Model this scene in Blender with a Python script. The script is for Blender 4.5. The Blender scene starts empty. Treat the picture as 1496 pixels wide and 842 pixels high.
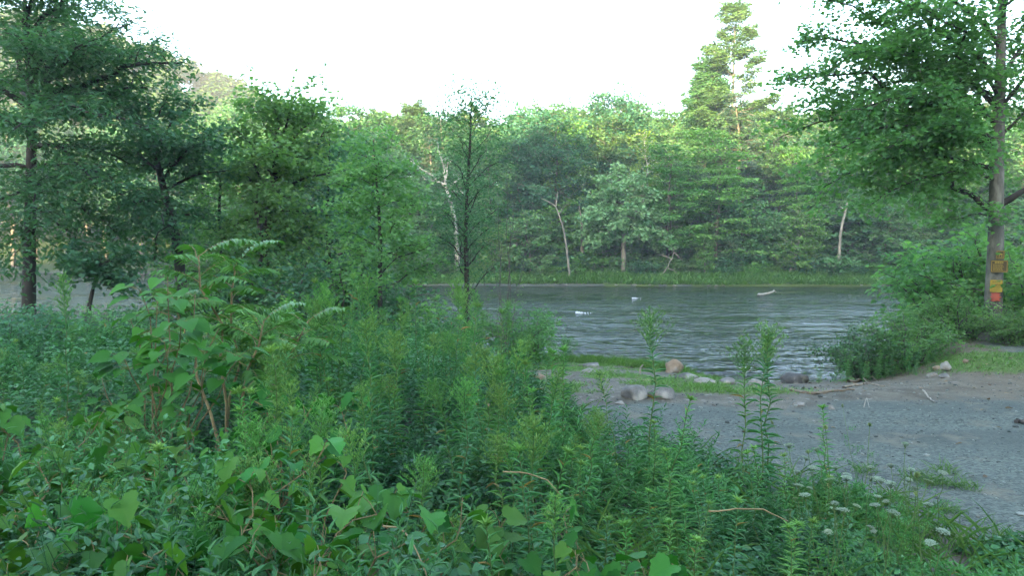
import bpy, math, random
import numpy as np
from mathutils import Vector

R = math.radians
rng = np.random.default_rng(7)
random.seed(7)
sc = bpy.context.scene
col = sc.collection
FPX, PITCH, CAMZ = 1068.0, math.atan((421 - 370) / 1068.0), 2.0
WZ = -1.0                                             # water level


def at(px, py, d):
    u, v = (px - 748) / FPX, (421 - py) / FPX
    s = d / (math.cos(PITCH) + v * math.sin(PITCH))
    return np.array([u * s, d, CAMZ + s * (v * math.cos(PITCH) - math.sin(PITCH))])


def gx(px, d):
    return (px - 748) / FPX * d


def unit(v):
    v = np.asarray(v, float)
    return v / np.maximum(np.linalg.norm(v, axis=-1, keepdims=True), 1e-9)


def sstep(a, b, x):
    t = np.clip((np.asarray(x, float) - a) / (b - a), 0, 1)
    return t * t * (3 - 2 * t)


# value noise on the plane ---------------------------------------------------
_tab = np.random.default_rng(3).random((256, 256))


def vnoise(x, y):
    x, y = np.asarray(x, float), np.asarray(y, float)
    xi, yi = np.floor(x).astype(int), np.floor(y).astype(int)
    fx, fy = x - xi, y - yi
    fx, fy = fx * fx * (3 - 2 * fx), fy * fy * (3 - 2 * fy)
    g = lambda a, b: _tab[a & 255, b & 255]
    return (g(xi, yi) * (1 - fx) + g(xi + 1, yi) * fx) * (1 - fy) + (g(xi, yi + 1) * (1 - fx) + g(xi + 1, yi + 1) * fx) * fy


def fnoise(x, y, s, o=3):
    t, a, n = 0, 1, 0
    for i in range(o):
        t = t + a * vnoise(np.asarray(x) / s + 17.3 * i, np.asarray(y) / s + 5.1 * i)
        n += a; a *= .5; s *= .5
    return t / n


# ---------------------------------------------------------------- mesh builder
class MB:
    def __init__(s):
        s.v, s.f, s.t, s.n = [], [], [], 0

    def add(s, V, F, tint=.5):
        V = np.asarray(V, np.float64).reshape(-1, 3)
        F = np.asarray(F, np.int64)
        s.v.append(V); s.f.append(F + s.n)
        s.t.append(np.broadcast_to(np.asarray(tint, np.float32), (len(F),)).copy())
        s.n += len(V)

    def mesh(s, name, mat, smooth=True):
        me = bpy.data.meshes.new(name)
        V = np.concatenate(s.v)
        loops = np.concatenate([f.ravel() for f in s.f])
        tot = np.concatenate([np.full(len(f), f.shape[1]) for f in s.f])
        start = np.concatenate([[0], np.cumsum(tot)[:-1]])
        me.vertices.add(len(V)); me.vertices.foreach_set('co', V.ravel().astype(np.float32))
        me.loops.add(len(loops)); me.loops.foreach_set('vertex_index', loops.astype(np.int32))
        me.polygons.add(len(tot)); me.polygons.foreach_set('loop_start', start.astype(np.int32))
        a = me.attributes.new('tint', 'FLOAT', 'FACE'); a.data.foreach_set('value', np.concatenate(s.t))
        me.update(calc_edges=True); me.validate()
        me.polygons.foreach_set('use_smooth', np.full(len(me.polygons), smooth))
        if mat:
            me.materials.append(mat)
        return me

    def build(s, name, mat, parent=None, smooth=True, loc=None):
        o = bpy.data.objects.new(name, s.mesh(name, mat, smooth)); col.objects.link(o)
        if parent: o.parent = parent
        if loc is not None: o.location = loc
        return o


def tag(o, label=None, cat=None, group=None, kind=None):
    if label: o['label'] = label
    if cat: o['category'] = cat
    if group: o['group'] = group
    if kind: o['kind'] = kind
    return o


def thing(name, label, cat, loc=(0, 0, 0), rz=0, group=None):
    o = bpy.data.objects.new(name, None); col.objects.link(o)
    o.location = loc; o.rotation_euler = (0, 0, rz); o.empty_display_size = .1
    return tag(o, label, cat, group)


def copy_tree(o, label=None, group=None, parent=None):
    c = o.copy(); col.objects.link(c); c.parent = parent
    if label: c['label'] = label
    if group: c['group'] = group
    elif parent is None and 'group' in c.keys(): del c['group']
    for ch in list(o.children):
        copy_tree(ch, None, None, c)
    return c


# ---------------------------------------------------------------- materials
def nodes_of(name):
    m = bpy.data.materials.new(name); m.use_nodes = True
    nt = m.node_tree; nt.nodes.clear()
    N = lambda t, **k: _node(nt, t, k)
    return m, nt, N


def _node(nt, t, k):
    n = nt.nodes.new(t)
    for a, b in k.items():
        setattr(n, a, b)
    return n


def mixc(nt, N, fac, a, b, blend='MIX'):
    m = N('ShaderNodeMix', data_type='RGBA', blend_type=blend)
    for sock, val in ((m.inputs[0], fac), (m.inputs[6], a), (m.inputs[7], b)):
        if hasattr(val, 'is_output') or isinstance(val, bpy.types.NodeSocket): nt.links.new(val, sock)
        elif isinstance(val, (int, float)): sock.default_value = val
        else: sock.default_value = (*val, 1)
    return m.outputs[2]


def ramp(nt, N, src, a, b):
    r = N('ShaderNodeMapRange'); r.inputs[1].default_value = a; r.inputs[2].default_value = b
    nt.links.new(src, r.inputs[0]); return r.outputs[0]


def math_(nt, N, op, a, b=None):
    m = N('ShaderNodeMath', operation=op)
    for i, v in enumerate((a, b)):
        if v is None: continue
        if isinstance(v, bpy.types.NodeSocket): nt.links.new(v, m.inputs[i])
        else: m.inputs[i].default_value = v
    return m.outputs[0]


def leaf_mat(name, dark, light, trans=.3, rough=.45, spec=.4, hue=.02):
    m, nt, N = nodes_of(name)
    L = nt.links.new
    a = N('ShaderNodeAttribute', attribute_name='tint')
    c = mixc(nt, N, a.outputs['Fac'], dark, light)
    c = mixc(nt, N, ramp(nt, N, a.outputs['Fac'], 1.02, 1.3), c, (.2, .15, .045))
    oi = N('ShaderNodeObjectInfo')
    hs = N('ShaderNodeHueSaturation')
    L(ramp_to(nt, N, oi.outputs['Random'], .5 - hue, .5 + hue), hs.inputs['Hue'])
    sub = math_(nt, N, 'FRACT', math_(nt, N, 'MULTIPLY', oi.outputs['Random'], 7.31))
    L(ramp_to(nt, N, sub, .8, 1.2), hs.inputs['Value'])
    L(c, hs.inputs['Color'])
    p = N('ShaderNodeBsdfPrincipled')
    L(hs.outputs[0], p.inputs['Base Color'])
    p.inputs['Roughness'].default_value = rough
    p.inputs['Specular IOR Level'].default_value = spec
    tr = N('ShaderNodeBsdfTranslucent')
    L(mixc(nt, N, 1.0, hs.outputs[0], (1.25, 1.3, .55), 'MULTIPLY'), tr.inputs[0])
    mx = N('ShaderNodeMixShader'); mx.inputs[0].default_value = trans
    L(p.outputs[0], mx.inputs[1]); L(tr.outputs[0], mx.inputs[2])
    o = N('ShaderNodeOutputMaterial'); L(mx.outputs[0], o.inputs[0])
    return m


def ramp_to(nt, N, src, lo, hi):
    r = N('ShaderNodeMapRange'); r.inputs[3].default_value = lo; r.inputs[4].default_value = hi
    nt.links.new(src, r.inputs[0]); return r.outputs[0]


def rough_mat(name, dark, light, scale=8, stretch=(1, 1, 1), rough=.85, bump=.4, spots=None, bdist=.02, spec=.3):
    m, nt, N = nodes_of(name)
    L = nt.links.new
    tc = N('ShaderNodeTexCoord'); mp = N('ShaderNodeMapping'); mp.inputs['Scale'].default_value = stretch
    L(tc.outputs['Object'], mp.inputs[0])
    n = N('ShaderNodeTexNoise'); n.inputs['Scale'].default_value = scale; n.inputs['Detail'].default_value = 8
    n.inputs['Roughness'].default_value = .65
    L(mp.outputs[0], n.inputs['Vector'])
    c = mixc(nt, N, ramp(nt, N, n.outputs['Fac'], .32, .68), dark, light)
    if spots:
        n2 = N('ShaderNodeTexNoise'); n2.inputs['Scale'].default_value = scale * .45; n2.inputs['Detail'].default_value = 4
        L(mp.outputs[0], n2.inputs['Vector'])
        c = mixc(nt, N, ramp(nt, N, n2.outputs['Fac'], .55, .66), c, spots)
    oi = N('ShaderNodeObjectInfo'); hs = N('ShaderNodeHueSaturation')
    L(ramp_to(nt, N, oi.outputs['Random'], .8, 1.2), hs.inputs['Value']); L(c, hs.inputs['Color'])
    p = N('ShaderNodeBsdfPrincipled'); L(hs.outputs[0], p.inputs['Base Color'])
    p.inputs['Roughness'].default_value = rough; p.inputs['Specular IOR Level'].default_value = spec
    b = N('ShaderNodeBump'); b.inputs['Strength'].default_value = bump; b.inputs['Distance'].default_value = bdist
    L(n.outputs['Fac'], b.inputs['Height']); L(b.outputs[0], p.inputs['Normal'])
    o = N('ShaderNodeOutputMaterial'); L(p.outputs[0], o.inputs[0])
    return m


M = {}
M['near_leaf'] = leaf_mat('near_leaf', (.068, .185, .075), (.155, .325, .12), trans=.55, spec=.3)
M['near_leaf_blue'] = leaf_mat('near_leaf_blue', (.04, .135, .08), (.095, .235, .13), trans=.5, spec=.3)
M['far_leaf'] = leaf_mat('far_leaf', (.045, .14, .06), (.145, .31, .115), trans=.35, hue=.025, spec=.3)
M['far_leaf_blue'] = leaf_mat('far_leaf_blue', (.036, .13, .075), (.095, .25, .13), trans=.35, spec=.3)
M['pale_leaf'] = leaf_mat('pale_leaf', (.07, .19, .09), (.19, .36, .17), trans=.35, spec=.3)
M['bright_leaf'] = leaf_mat('bright_leaf', (.075, .20, .05), (.17, .36, .09), trans=.4, spec=.3)
M['yellow_leaf'] = leaf_mat('yellow_leaf', (.14, .24, .04), (.27, .36, .07), trans=.35)
M['conifer'] = leaf_mat('conifer', (.03, .08, .045), (.07, .135, .075), trans=.15)
M['pine_needle'] = leaf_mat('pine_needle', (.045, .14, .045), (.10, .23, .07), trans=.2)
M['hill_leaf'] = leaf_mat('hill_leaf', (.03, .08, .008), (.095, .165, .018), trans=.2)
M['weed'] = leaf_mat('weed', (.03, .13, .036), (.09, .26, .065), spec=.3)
M['weed_blue'] = leaf_mat('weed_blue', (.028, .12, .05), (.065, .21, .082), spec=.3)
M['weed_top'] = leaf_mat('weed_top', (.085, .22, .055), (.16, .33, .085), spec=.3)
M['broad'] = leaf_mat('broad', (.02, .105, .016), (.06, .2, .026), rough=.55, spec=.18)
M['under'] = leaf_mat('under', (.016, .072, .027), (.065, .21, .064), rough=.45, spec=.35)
M['sumac'] = leaf_mat('sumac', (.04, .14, .03), (.08, .22, .045))
M['grass'] = leaf_mat('grass', (.06, .15, .028), (.13, .25, .05), trans=.25)
M['grass_dark'] = leaf_mat('grass_dark', (.04, .11, .025), (.09, .18, .04), trans=.25)
M['umbel'] = leaf_mat('umbel', (.15, .23, .15), (.28, .35, .27), trans=.3)
M['umbel_bud'] = leaf_mat('umbel_bud', (.13, .24, .07), (.22, .32, .1), trans=.2)
M['stem'] = rough_mat('stem', (.05, .1, .03), (.1, .16, .05), 6, bump=.1)
M['vine_stem'] = rough_mat('vine_stem', (.14, .1, .05), (.24, .2, .1), 8, bump=.2)
M['bark_dark'] = rough_mat('bark_dark', (.022, .022, .02), (.058, .054, .047), 9, (1, 1, .25), bump=.8, bdist=.03)
M['bark_grey'] = rough_mat('bark_grey', (.075, .078, .07), (.165, .165, .145), 10, (1, 1, .35), bump=.7, spots=(.22, .225, .195), bdist=.02)
M['bark_pale'] = rough_mat('bark_pale', (.12, .118, .095), (.25, .245, .2), 3, (1, 1, .4), bump=.3)
M['bark_white'] = rough_mat('bark_white', (.3, .29, .24), (.56, .54, .47), 3, (1, 1, .8), bump=.2, spots=(.14, .13, .1))
M['bark_far'] = rough_mat('bark_far', (.08, .07, .055), (.2, .18, .14), 4, (1, 1, .3), bump=.3)
M['twig'] = rough_mat('twig', (.06, .058, .05), (.12, .115, .1), 8, bump=.3)
M['rock_grey'] = rough_mat('rock_grey', (0.075, 0.079, 0.075), (0.158, 0.158, 0.146), 5, bump=1.0, spots=(.27, .265, .23), bdist=.03)
M['rock_pale'] = rough_mat('rock_pale', (0.135, 0.131, 0.112), (0.247, 0.240, 0.210), 5, bump=1.0, bdist=.03)
M['rock_dark'] = rough_mat('rock_dark', (0.034, 0.038, 0.038), (0.098, 0.098, 0.094), 5, bump=1.0, spots=(.24, .25, .22), bdist=.03)
M['rock_tan'] = rough_mat('rock_tan', (0.128, 0.094, 0.060), (0.247, 0.195, 0.131), 5, bump=1.0, spots=(.22, .21, .19), bdist=.03)
M['pebble'] = rough_mat('pebble', (.08, .085, .085), (.2, .205, .195), 2.5, bump=.2)
M['driftwood'] = rough_mat('driftwood', (.16, .15, .12), (.31, .29, .24), 6, bump=.4)
M['dead_stick'] = rough_mat('dead_stick', (.1, .08, .055), (.24, .2, .14), 8, bump=.4)


def flat_mat(name, c, rough=.5):
    m, nt, N = nodes_of(name)
    tc = N('ShaderNodeTexCoord'); n = N('ShaderNodeTexNoise'); n.inputs['Scale'].default_value = 30
    n.inputs['Detail'].default_value = 5
    nt.links.new(tc.outputs['Object'], n.inputs['Vector'])
    p = N('ShaderNodeBsdfPrincipled'); p.inputs['Roughness'].default_value = rough
    nt.links.new(mixc(nt, N, n.outputs['Fac'], tuple(x * .82 for x in c), tuple(min(1, x * 1.15) for x in c)), p.inputs['Base Color'])
    o = N('ShaderNodeOutputMaterial'); nt.links.new(p.outputs[0], o.inputs[0])
    return m


M['sign_brown'] = flat_mat('sign_brown', (.055, .036, .012))
M['sign_yellow'] = flat_mat('sign_yellow', (.3, .22, .03))
M['notice_yellow'] = flat_mat('notice_yellow', (.3, .225, .015))
M['notice_ink'] = flat_mat('notice_ink', (.16, .11, .02))
M['blaze'] = flat_mat('blaze', (.3, .06, .035))
M['foam'] = flat_mat('foam', (.5, .53, .55), .4)

# ---------------------------------------------------------------- terrain
SHX = [-300, -40, -12, -3, .5, 3.4, 4.4, 5.6, 7.6, 9.5, 12, 40, 300]
SHY = [40, 24, 22, 21.3, 20.6, 20.0, 17.6, 17.0, 17.0, 19.0, 20.5, 23, 40]
TPX = [-40, -6, -3, 0, 4.5, 7, 8.6, 10, 12, 30]
TPY = [14, 12, 10.4, 10.0, 10.2, 11.2, 13.4, 16.5, 17.5, 18]
FAX = [-500, -130, -78, -50, -30, -14, 0, 30, 80, 500]
FAY = [170, 126, 112, 104, 82, 68.5, 67, 66.5, 68, 90]
shore = lambda x: np.interp(x, SHX, SHY)
topedge = lambda x: np.interp(x, TPX, TPY)
farsh = lambda x: np.interp(x, FAX, FAY)


def gz(x, y):
    x, y = np.asarray(x, float), np.asarray(y, float)
    t, s, f = topedge(x), shore(x), farsh(x)
    q_ = np.clip((y - t) / np.maximum(s - t, .5), 0, 1)
    near = -1.0 * (.35 * sstep(0, 1, q_) + .65 * q_) - np.clip((y - s) * .16, 0, 1.1)
    e = y - f
    farz = np.where(e < 0, np.clip(e * .16, -1.1, 0) - 1, -1 + .75 * sstep(0, 2.2, e) + .6 * sstep(2, 10, e))
    farz = farz + 10.5 * sstep(8, 75, e) + 6 * sstep(60, 200, e)
    hill = 62 * np.exp(-.5 * ((x + 190) / 82) ** 2 - .5 * ((y - 285) / 85) ** 2)
    hill += 24 * np.exp(-.5 * ((x - 160) / 90) ** 2 - .5 * ((y - 300) / 80) ** 2)
    farz = farz + hill * sstep(5, 60, e)
    z = np.where(y < (s + f) / 2, near, farz)
    z = z - .035 * sstep(4, 5, y) * (1 - sstep(10, 11, y)) * (np.exp(-((y - 7.9 - .06 * x - .25 * np.sin(x * .35)) / .22) ** 2) + np.exp(-((y - 9.5 - .06 * x - .25 * np.sin(x * .35)) / .22) ** 2))
    # raised verge with the tree on the right, small rut bank
    z = z + .12 * sstep(6.5, 9, x) * sstep(11.4, 12.6, y) * (1 - sstep(15, 18, y))
    # ridge behind the viewpoint that keeps the valley floor in shade
    z = z + 56.2 * sstep(-25, -125, y) * (1 + .25 * (fnoise(x + 900, y * 0, 60) - .5))
    land = 1 - sstep(s - .8, s + .5, y) * (1 - sstep(f - .5, f + .8, y))
    z = z + land * (.05 * (fnoise(x, y, 1.3) - .5) + np.where(y > 60, 1, .12) * .5 * (fnoise(x + 40, y, 6) - .5)) * sstep(-30, 2, y)
    return z


def gz1(x, y):
    return float(gz(x, y))


def inc(lo, hi, dense_lo, dense_hi, step, grow):
    a = list(np.arange(dense_lo, dense_hi + 1e-6, step))
    s, p = step, dense_hi
    while p < hi:
        s *= grow; p = min(hi, p + s); a.append(p)
    s, p = step, dense_lo
    while p > lo:
        s *= grow; p = max(lo, p - s); a.insert(0, p)
    return np.array(a)


xs = inc(-380, 380, -6, 13, .14, 1.06)
ys = inc(-180, 440, 2, 22, .14, 1.05)
X, Y = np.meshgrid(xs, ys)
Z = gz(X, Y)
nx, ny = len(xs), len(ys)
idx = np.arange(nx * ny).reshape(ny, nx)
quads = np.stack([idx[:-1, :-1], idx[:-1, 1:], idx[1:, 1:], idx[1:, :-1]], -1).reshape(-1, 4)
mb = MB(); mb.add(np.stack([X, Y, Z], -1), quads)

# the thicket's edge towards the gravel (y as a function of x for x>0 : thicket where y < edge)
def thick(x, y):
    """0..1: how much the roadside thicket covers the ground here"""
    x, y = np.asarray(x, float), np.asarray(y, float)
    e = np.interp(y, [2, 3.5, 4.4, 5.2, 5.9, 6.8, 7.6, 9, 11, 13, 20], [5, 4.3, 3.6, 3.05, 2.45, 1.55, .9, .45, .1, -.5, -1.2])
    return sstep(.35, -.35, x - e + .5 * (fnoise(x, y, .9) - .5))


def masks(x, y):
    t, s, f = topedge(x), shore(x), farsh(x)
    n = fnoise(x, y, 1.6) ; n2 = fnoise(x + 50, y + 9, .5)
    grass = np.zeros_like(x)
    # grassy strip on the bank by the water
    g1 = sstep(.0, .5, y - t - .1 + 1.2 * (n - .5)) * sstep(4.9, 3.6, x + (n2 - .5)) * sstep(.3, 1.0, s - y + .6 * (n2 - .5)) * sstep(.44, .53, .3 * n + .4 * n2 + .3 * fnoise(x + 70, y, .9, 2))
    # verge under the big tree
    g2 = sstep(7.0, 8.2, x + 1.2 * (n - .5)) * sstep(11.6, 12.4, y + .9 * (n - .5) - .35 * sstep(9, 6.8, x))
    far = sstep(.1, 1.0, y - f + .8 * (n - .5)) * (y > 50)
    th = thick(x, y) * (y < 21)
    grass = np.clip(g1 + g2 * sstep(.33, .5, n2 * .4 + n * .6), 0, 1)
    back = sstep(-4, -14, y)
    grass = np.maximum(np.maximum(grass, back), far)
    dirt = sstep(-1.5 - 1.6 * sstep(4, 7, x), .2, y - t + 1.8 * (n - .5)) * (y < 40) + sstep(-.5, .6, y - f) * (y > 50)
    dirt = np.maximum(dirt, th * .9)
    return grass, np.clip(dirt, 0, 1), np.clip(far + back, 0, 1)


gm, dm, fm = masks(X, Y)


def ground_mat():
    m, nt, N = nodes_of('ground_surface'); L = nt.links.new
    tc = N('ShaderNodeTexCoord')
    def noise(s, d=6, st=(1, 1, 1), r=.6):
        mp = N('ShaderNodeMapping'); mp.inputs['Scale'].default_value = st; L(tc.outputs['Object'], mp.inputs[0])
        n = N('ShaderNodeTexNoise'); n.inputs['Scale'].default_value = s; n.inputs['Detail'].default_value = d
        n.inputs['Roughness'].default_value = r; L(mp.outputs[0], n.inputs['Vector']); return n.outputs['Fac']
    vo = N('ShaderNodeTexVoronoi'); vo.inputs['Scale'].default_value = 38; L(tc.outputs['Object'], vo.inputs['Vector'])
    vb = N('ShaderNodeSeparateColor'); L(vo.outputs['Color'], vb.inputs[0])
    gravel = mixc(nt, N, vb.outputs[0], (.043, .058, .05), (.115, .14, .12))
    gravel = mixc(nt, N, ramp(nt, N, noise(.55, 5, (.35, 1, 1)), .42, .62), gravel, mixc(nt, N, noise(9), (.034, .046, .041), (.072, .088, .077)))
    gravel = mixc(nt, N, ramp(nt, N, noise(1.6, 5), .56, .72), gravel, (.13, .125, .095))
    dirt = mixc(nt, N, ramp(nt, N, noise(2.2, 8), .35, .65), (.058, .056, .042), (.125, .12, .095))
    dirt = mixc(nt, N, ramp(nt, N, noise(7, 6), .58, .68), dirt, (.2, .2, .18))
    grass = mixc(nt, N, noise(3, 8), (.04, .075, .018), (.1, .15, .035))
    fargr = mixc(nt, N, noise(.4, 8), (.022, .05, .014), (.06, .1, .025))
    A = lambda n: N('ShaderNodeAttribute', attribute_name=n).outputs['Fac']
    jit = math_(nt, N, 'SUBTRACT', noise(5, 5), .5)
    dsoft = ramp(nt, N, math_(nt, N, 'ADD', A('dirt'), math_(nt, N, 'MULTIPLY', jit, .7)), .3, .7)
    gsoft = ramp(nt, N, math_(nt, N, 'ADD', A('grassy'), math_(nt, N, 'MULTIPLY', jit, .8)), .35, .7)
    dirt = mixc(nt, N, ramp(nt, N, N('ShaderNodeSeparateXYZ').outputs[0], 5, 8), dirt, mixc(nt, N, .55, dirt, (.12, .095, .06)))
    sx_ = [n for n in nt.nodes if n.type == 'SEPXYZ'][0]; L(tc.outputs['Object'], sx_.inputs[0])
    c = mixc(nt, N, dsoft, gravel, dirt)
    c = mixc(nt, N, gsoft, c, mixc(nt, N, A('far'), grass, fargr))
    p = N('ShaderNodeBsdfPrincipled'); L(c, p.inputs['Base Color']); p.inputs['Roughness'].default_value = .9
    p.inputs['Specular IOR Level'].default_value = .25
    b = N('ShaderNodeBump'); b.inputs['Strength'].default_value = .7; b.inputs['Distance'].default_value = .025
    h = math_(nt, N, 'ADD', math_(nt, N, 'MULTIPLY', vo.outputs['Distance'], -.8), noise(6, 8))
    L(h, b.inputs['Height']); L(b.outputs[0], p.inputs['Normal'])
    o = N('ShaderNodeOutputMaterial'); L(p.outputs[0], o.inputs[0])
    return m


g = mb.build('ground', ground_mat())
for nm, arr in (('grassy', gm), ('dirt', dm), ('far', fm)):
    a = g.data.attributes.new(nm, 'FLOAT', 'POINT'); a.data.foreach_set('value', arr.ravel().astype(np.float32))
tag(g, 'gravel pull-off, dirt bank and wooded valley ground beside the river', kind='structure')

# ---------------------------------------------------------------- river
wx = inc(-378, 378, -14, 14, .25, 1.05)
wy = inc(14, 190, 14, 30, .2, 1.04)
WX, WY = np.meshgrid(wx, wy)
wz = WZ + .035 * (fnoise(WX * .6, WY, 1.4) - .5) + .03 * (fnoise(WX * .5 + 31, WY, .55, 2) - .5)
depth = np.clip((WZ - gz(WX, WY)) / .8, 0, 1)
wi = np.arange(WX.size).reshape(WX.shape)
wq = np.stack([wi[:-1, :-1], wi[:-1, 1:], wi[1:, 1:], wi[1:, :-1]], -1).reshape(-1, 4)
keep = (WZ - gz(WX, WY) > -.35).ravel()
wq = wq[keep[wq].any(1)]
mb = MB(); mb.add(np.stack([WX, WY, wz], -1), wq)


def water_mat():
    m, nt, N = nodes_of('river_surface'); L = nt.links.new
    tc = N('ShaderNodeTexCoord')
    def noise(s, d, st, r=.55, dist=0):
        mp = N('ShaderNodeMapping'); mp.inputs['Scale'].default_value = st; L(tc.outputs['Object'], mp.inputs[0])
        n = N('ShaderNodeTexNoise'); n.inputs['Scale'].default_value = s; n.inputs['Detail'].default_value = d
        n.inputs['Roughness'].default_value = r; n.inputs['Distortion'].default_value = dist
        L(mp.outputs[0], n.inputs['Vector']); return n.outputs['Fac']
    rif = ramp(nt, N, noise(.11, 4, (.45, 1, 1), .6, .4), .40, .62)
    amp = ramp_to(nt, N, rif, .35, 1.0)
    h = math_(nt, N, 'ADD', math_(nt, N, 'MULTIPLY', noise(.95, 3, (.75, 1, 1), .5, .8), 1.0), math_(nt, N, 'MULTIPLY', noise(2.2, 3, (.6, 1, 1), .55, .5), .42))
    b = N('ShaderNodeBump'); b.inputs['Distance'].default_value = .6; b.inputs['Strength'].default_value = 1
    L(math_(nt, N, 'MULTIPLY', h, amp), b.inputs['Height'])
    fr = N('ShaderNodeFresnel'); fr.inputs[0].default_value = 1.33; L(b.outputs[0], fr.inputs['Normal'])
    gl = N('ShaderNodeBsdfGlossy'); gl.inputs['Roughness'].default_value = .03; L(b.outputs[0], gl.inputs['Normal'])
    df = N('ShaderNodeBsdfDiffuse'); df.inputs[0].default_value = (.022, .036, .02, 1)
    tp = N('ShaderNodeBsdfTransparent'); tp.inputs[0].default_value = (.55, .47, .28, 1)
    dep = N('ShaderNodeAttribute', attribute_name='depth').outputs['Fac']
    m1 = N('ShaderNodeMixShader'); L(ramp(nt, N, dep, .05, .75), m1.inputs[0]); L(tp.outputs[0], m1.inputs[1]); L(df.outputs[0], m1.inputs[2])
    m2 = N('ShaderNodeMixShader'); L(fr.outputs[0], m2.inputs[0]); L(m1.outputs[0], m2.inputs[1]); L(gl.outputs[0], m2.inputs[2])
    o = N('ShaderNodeOutputMaterial'); L(m2.outputs[0], o.inputs[0])
    return m


w = mb.build('river', water_mat())
a = w.data.attributes.new('depth', 'FLOAT', 'POINT'); a.data.foreach_set('value', depth.ravel().astype(np.float32))
tag(w, 'shallow rippled river running between wooded banks', kind='structure')

# ---------------------------------------------------------------- leaves and wood
def tpl(mid, edge, droop=.25, fold=.12):
    """leaf from a midrib and half-width stations: edge = [(u, halfwidth)...] without the ends"""
    us = [0] + [u for u, _ in edge] + [1]
    V = [(u, 0, -droop * u * u) for u in us]
    k = len(us)
    for u, h in edge: V.append((u, h, fold * h * 2 - droop * u * u))
    for u, h in edge: V.append((u, -h, fold * h * 2 - droop * u * u))
    F, n = [], len(edge)
    for i in range(k - 1):
        for side in (0, 1):
            o = k + side * n
            if i == 0: f = [(0, 1, o)]
            elif i == k - 2: f = [(i, k - 1, o + i - 1)]
            else: f = [(i, i + 1, o + i), (i, o + i, o + i - 1)]
            F += [t if side == 0 else t[::-1] for t in f]
    return np.array(V, float), np.array(F)


T_DIA = (np.array([(0, 0, 0), (.5, .5, .12), (1, 0, -.08), (.5, -.5, .12)], float), np.array([(0, 2, 1), (0, 3, 2)]))
T_LANCE = tpl(0, [(.3, .5), (.65, .36)], .3)
T_OVATE = tpl(0, [(.18, .36), (.42, .5), (.75, .28)], .22)
T_BLADE = tpl(0, [(.4, .42), (.75, .25)], .55, .05)


def fan(outline, droop=.15, cup=.1):
    """lobed leaf: a fan round a point on the midrib"""
    V = [(.38, 0, cup * -.3)] + [(u, v, cup * abs(v) - droop * u * u) for u, v in outline]
    n = len(outline)
    return np.array(V, float), np.array([(0, 1 + i, 1 + (i + 1) % n) for i in range(n)])


T_MAPLE = fan([(0, 0), (.05, .3), (.3, .55), (.38, .3), (.75, .42), (.68, .18), (1, 0), (.68, -.18), (.75, -.42), (.38, -.3), (.3, -.55), (.05, -.3)])
T_OAK = fan([(0, 0), (.25, .22), (.3, .1), (.55, .36), (.6, .14), (.8, .25), (1, 0), (.8, -.25), (.6, -.14), (.55, -.36), (.3, -.1), (.25, -.22)])
T_GRAPE = fan([(.08, 0), (-.06, .2), (0, .4), (.15, .5), (.3, .52), (.42, .42), (.6, .47), (.72, .3), (.86, .17), (1, 0), (.86, -.17), (.72, -.3), (.6, -.47), (.42, -.42), (.3, -.52), (.15, -.5), (0, -.4), (-.06, -.2)], .22, .22)
def toothed(o):
    q = []
    for i, (u, v) in enumerate(o):
        u2, v2 = o[(i + 1) % len(o)]
        q.append((u, v))
        m = ((u + u2) / 2, (v + v2) / 2)
        for f, k in ((.33, .955), (.66, 1.03)):
            a_, b_ = u + (u2 - u) * f, v + (v2 - v) * f
            q.append((.4 + (a_ - .4) * k, b_ * k))
    return q


T_HEART = fan(toothed([(.06, 0), (-.06, .16), (0, .36), (.16, .48), (.36, .48), (.6, .34), (.82, .15), (1, 0), (.82, -.15), (.6, -.34), (.36, -.48), (.16, -.48), (0, -.36), (-.06, -.16)]), .28, .2)
T_GRAPE = fan(toothed([(.08, 0), (-.06, .2), (0, .4), (.15, .5), (.3, .52), (.42, .42), (.6, .47), (.72, .3), (.86, .17), (1, 0), (.86, -.17), (.72, -.3), (.6, -.47), (.42, -.42), (.3, -.52), (.15, -.5), (0, -.4), (-.06, -.2)]), .38, .34)


def leaves(mb, P, A, Nn, ln, wd, T, tint):
    P, A = np.asarray(P, float), unit(A)
    n = len(P)
    if n == 0: return
    B = unit(np.cross(np.broadcast_to(Nn, A.shape), A) + 1e-6)
    C = np.cross(A, B)
    ln = np.broadcast_to(ln, (n,)); wd = np.broadcast_to(wd, (n,))
    tv, tf = T
    V = P[:, None] + ln[:, None, None] * tv[None, :, 0:1] * A[:, None] + wd[:, None, None] * tv[None, :, 1:2] * B[:, None] + ln[:, None, None] * tv[None, :, 2:3] * C[:, None]
    F = tf[None] + (np.arange(n) * len(tv))[:, None, None]
    mb.add(V.reshape(-1, 3), F.reshape(-1, 3), np.repeat(np.broadcast_to(tint, (n,)), len(tf)))


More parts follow.
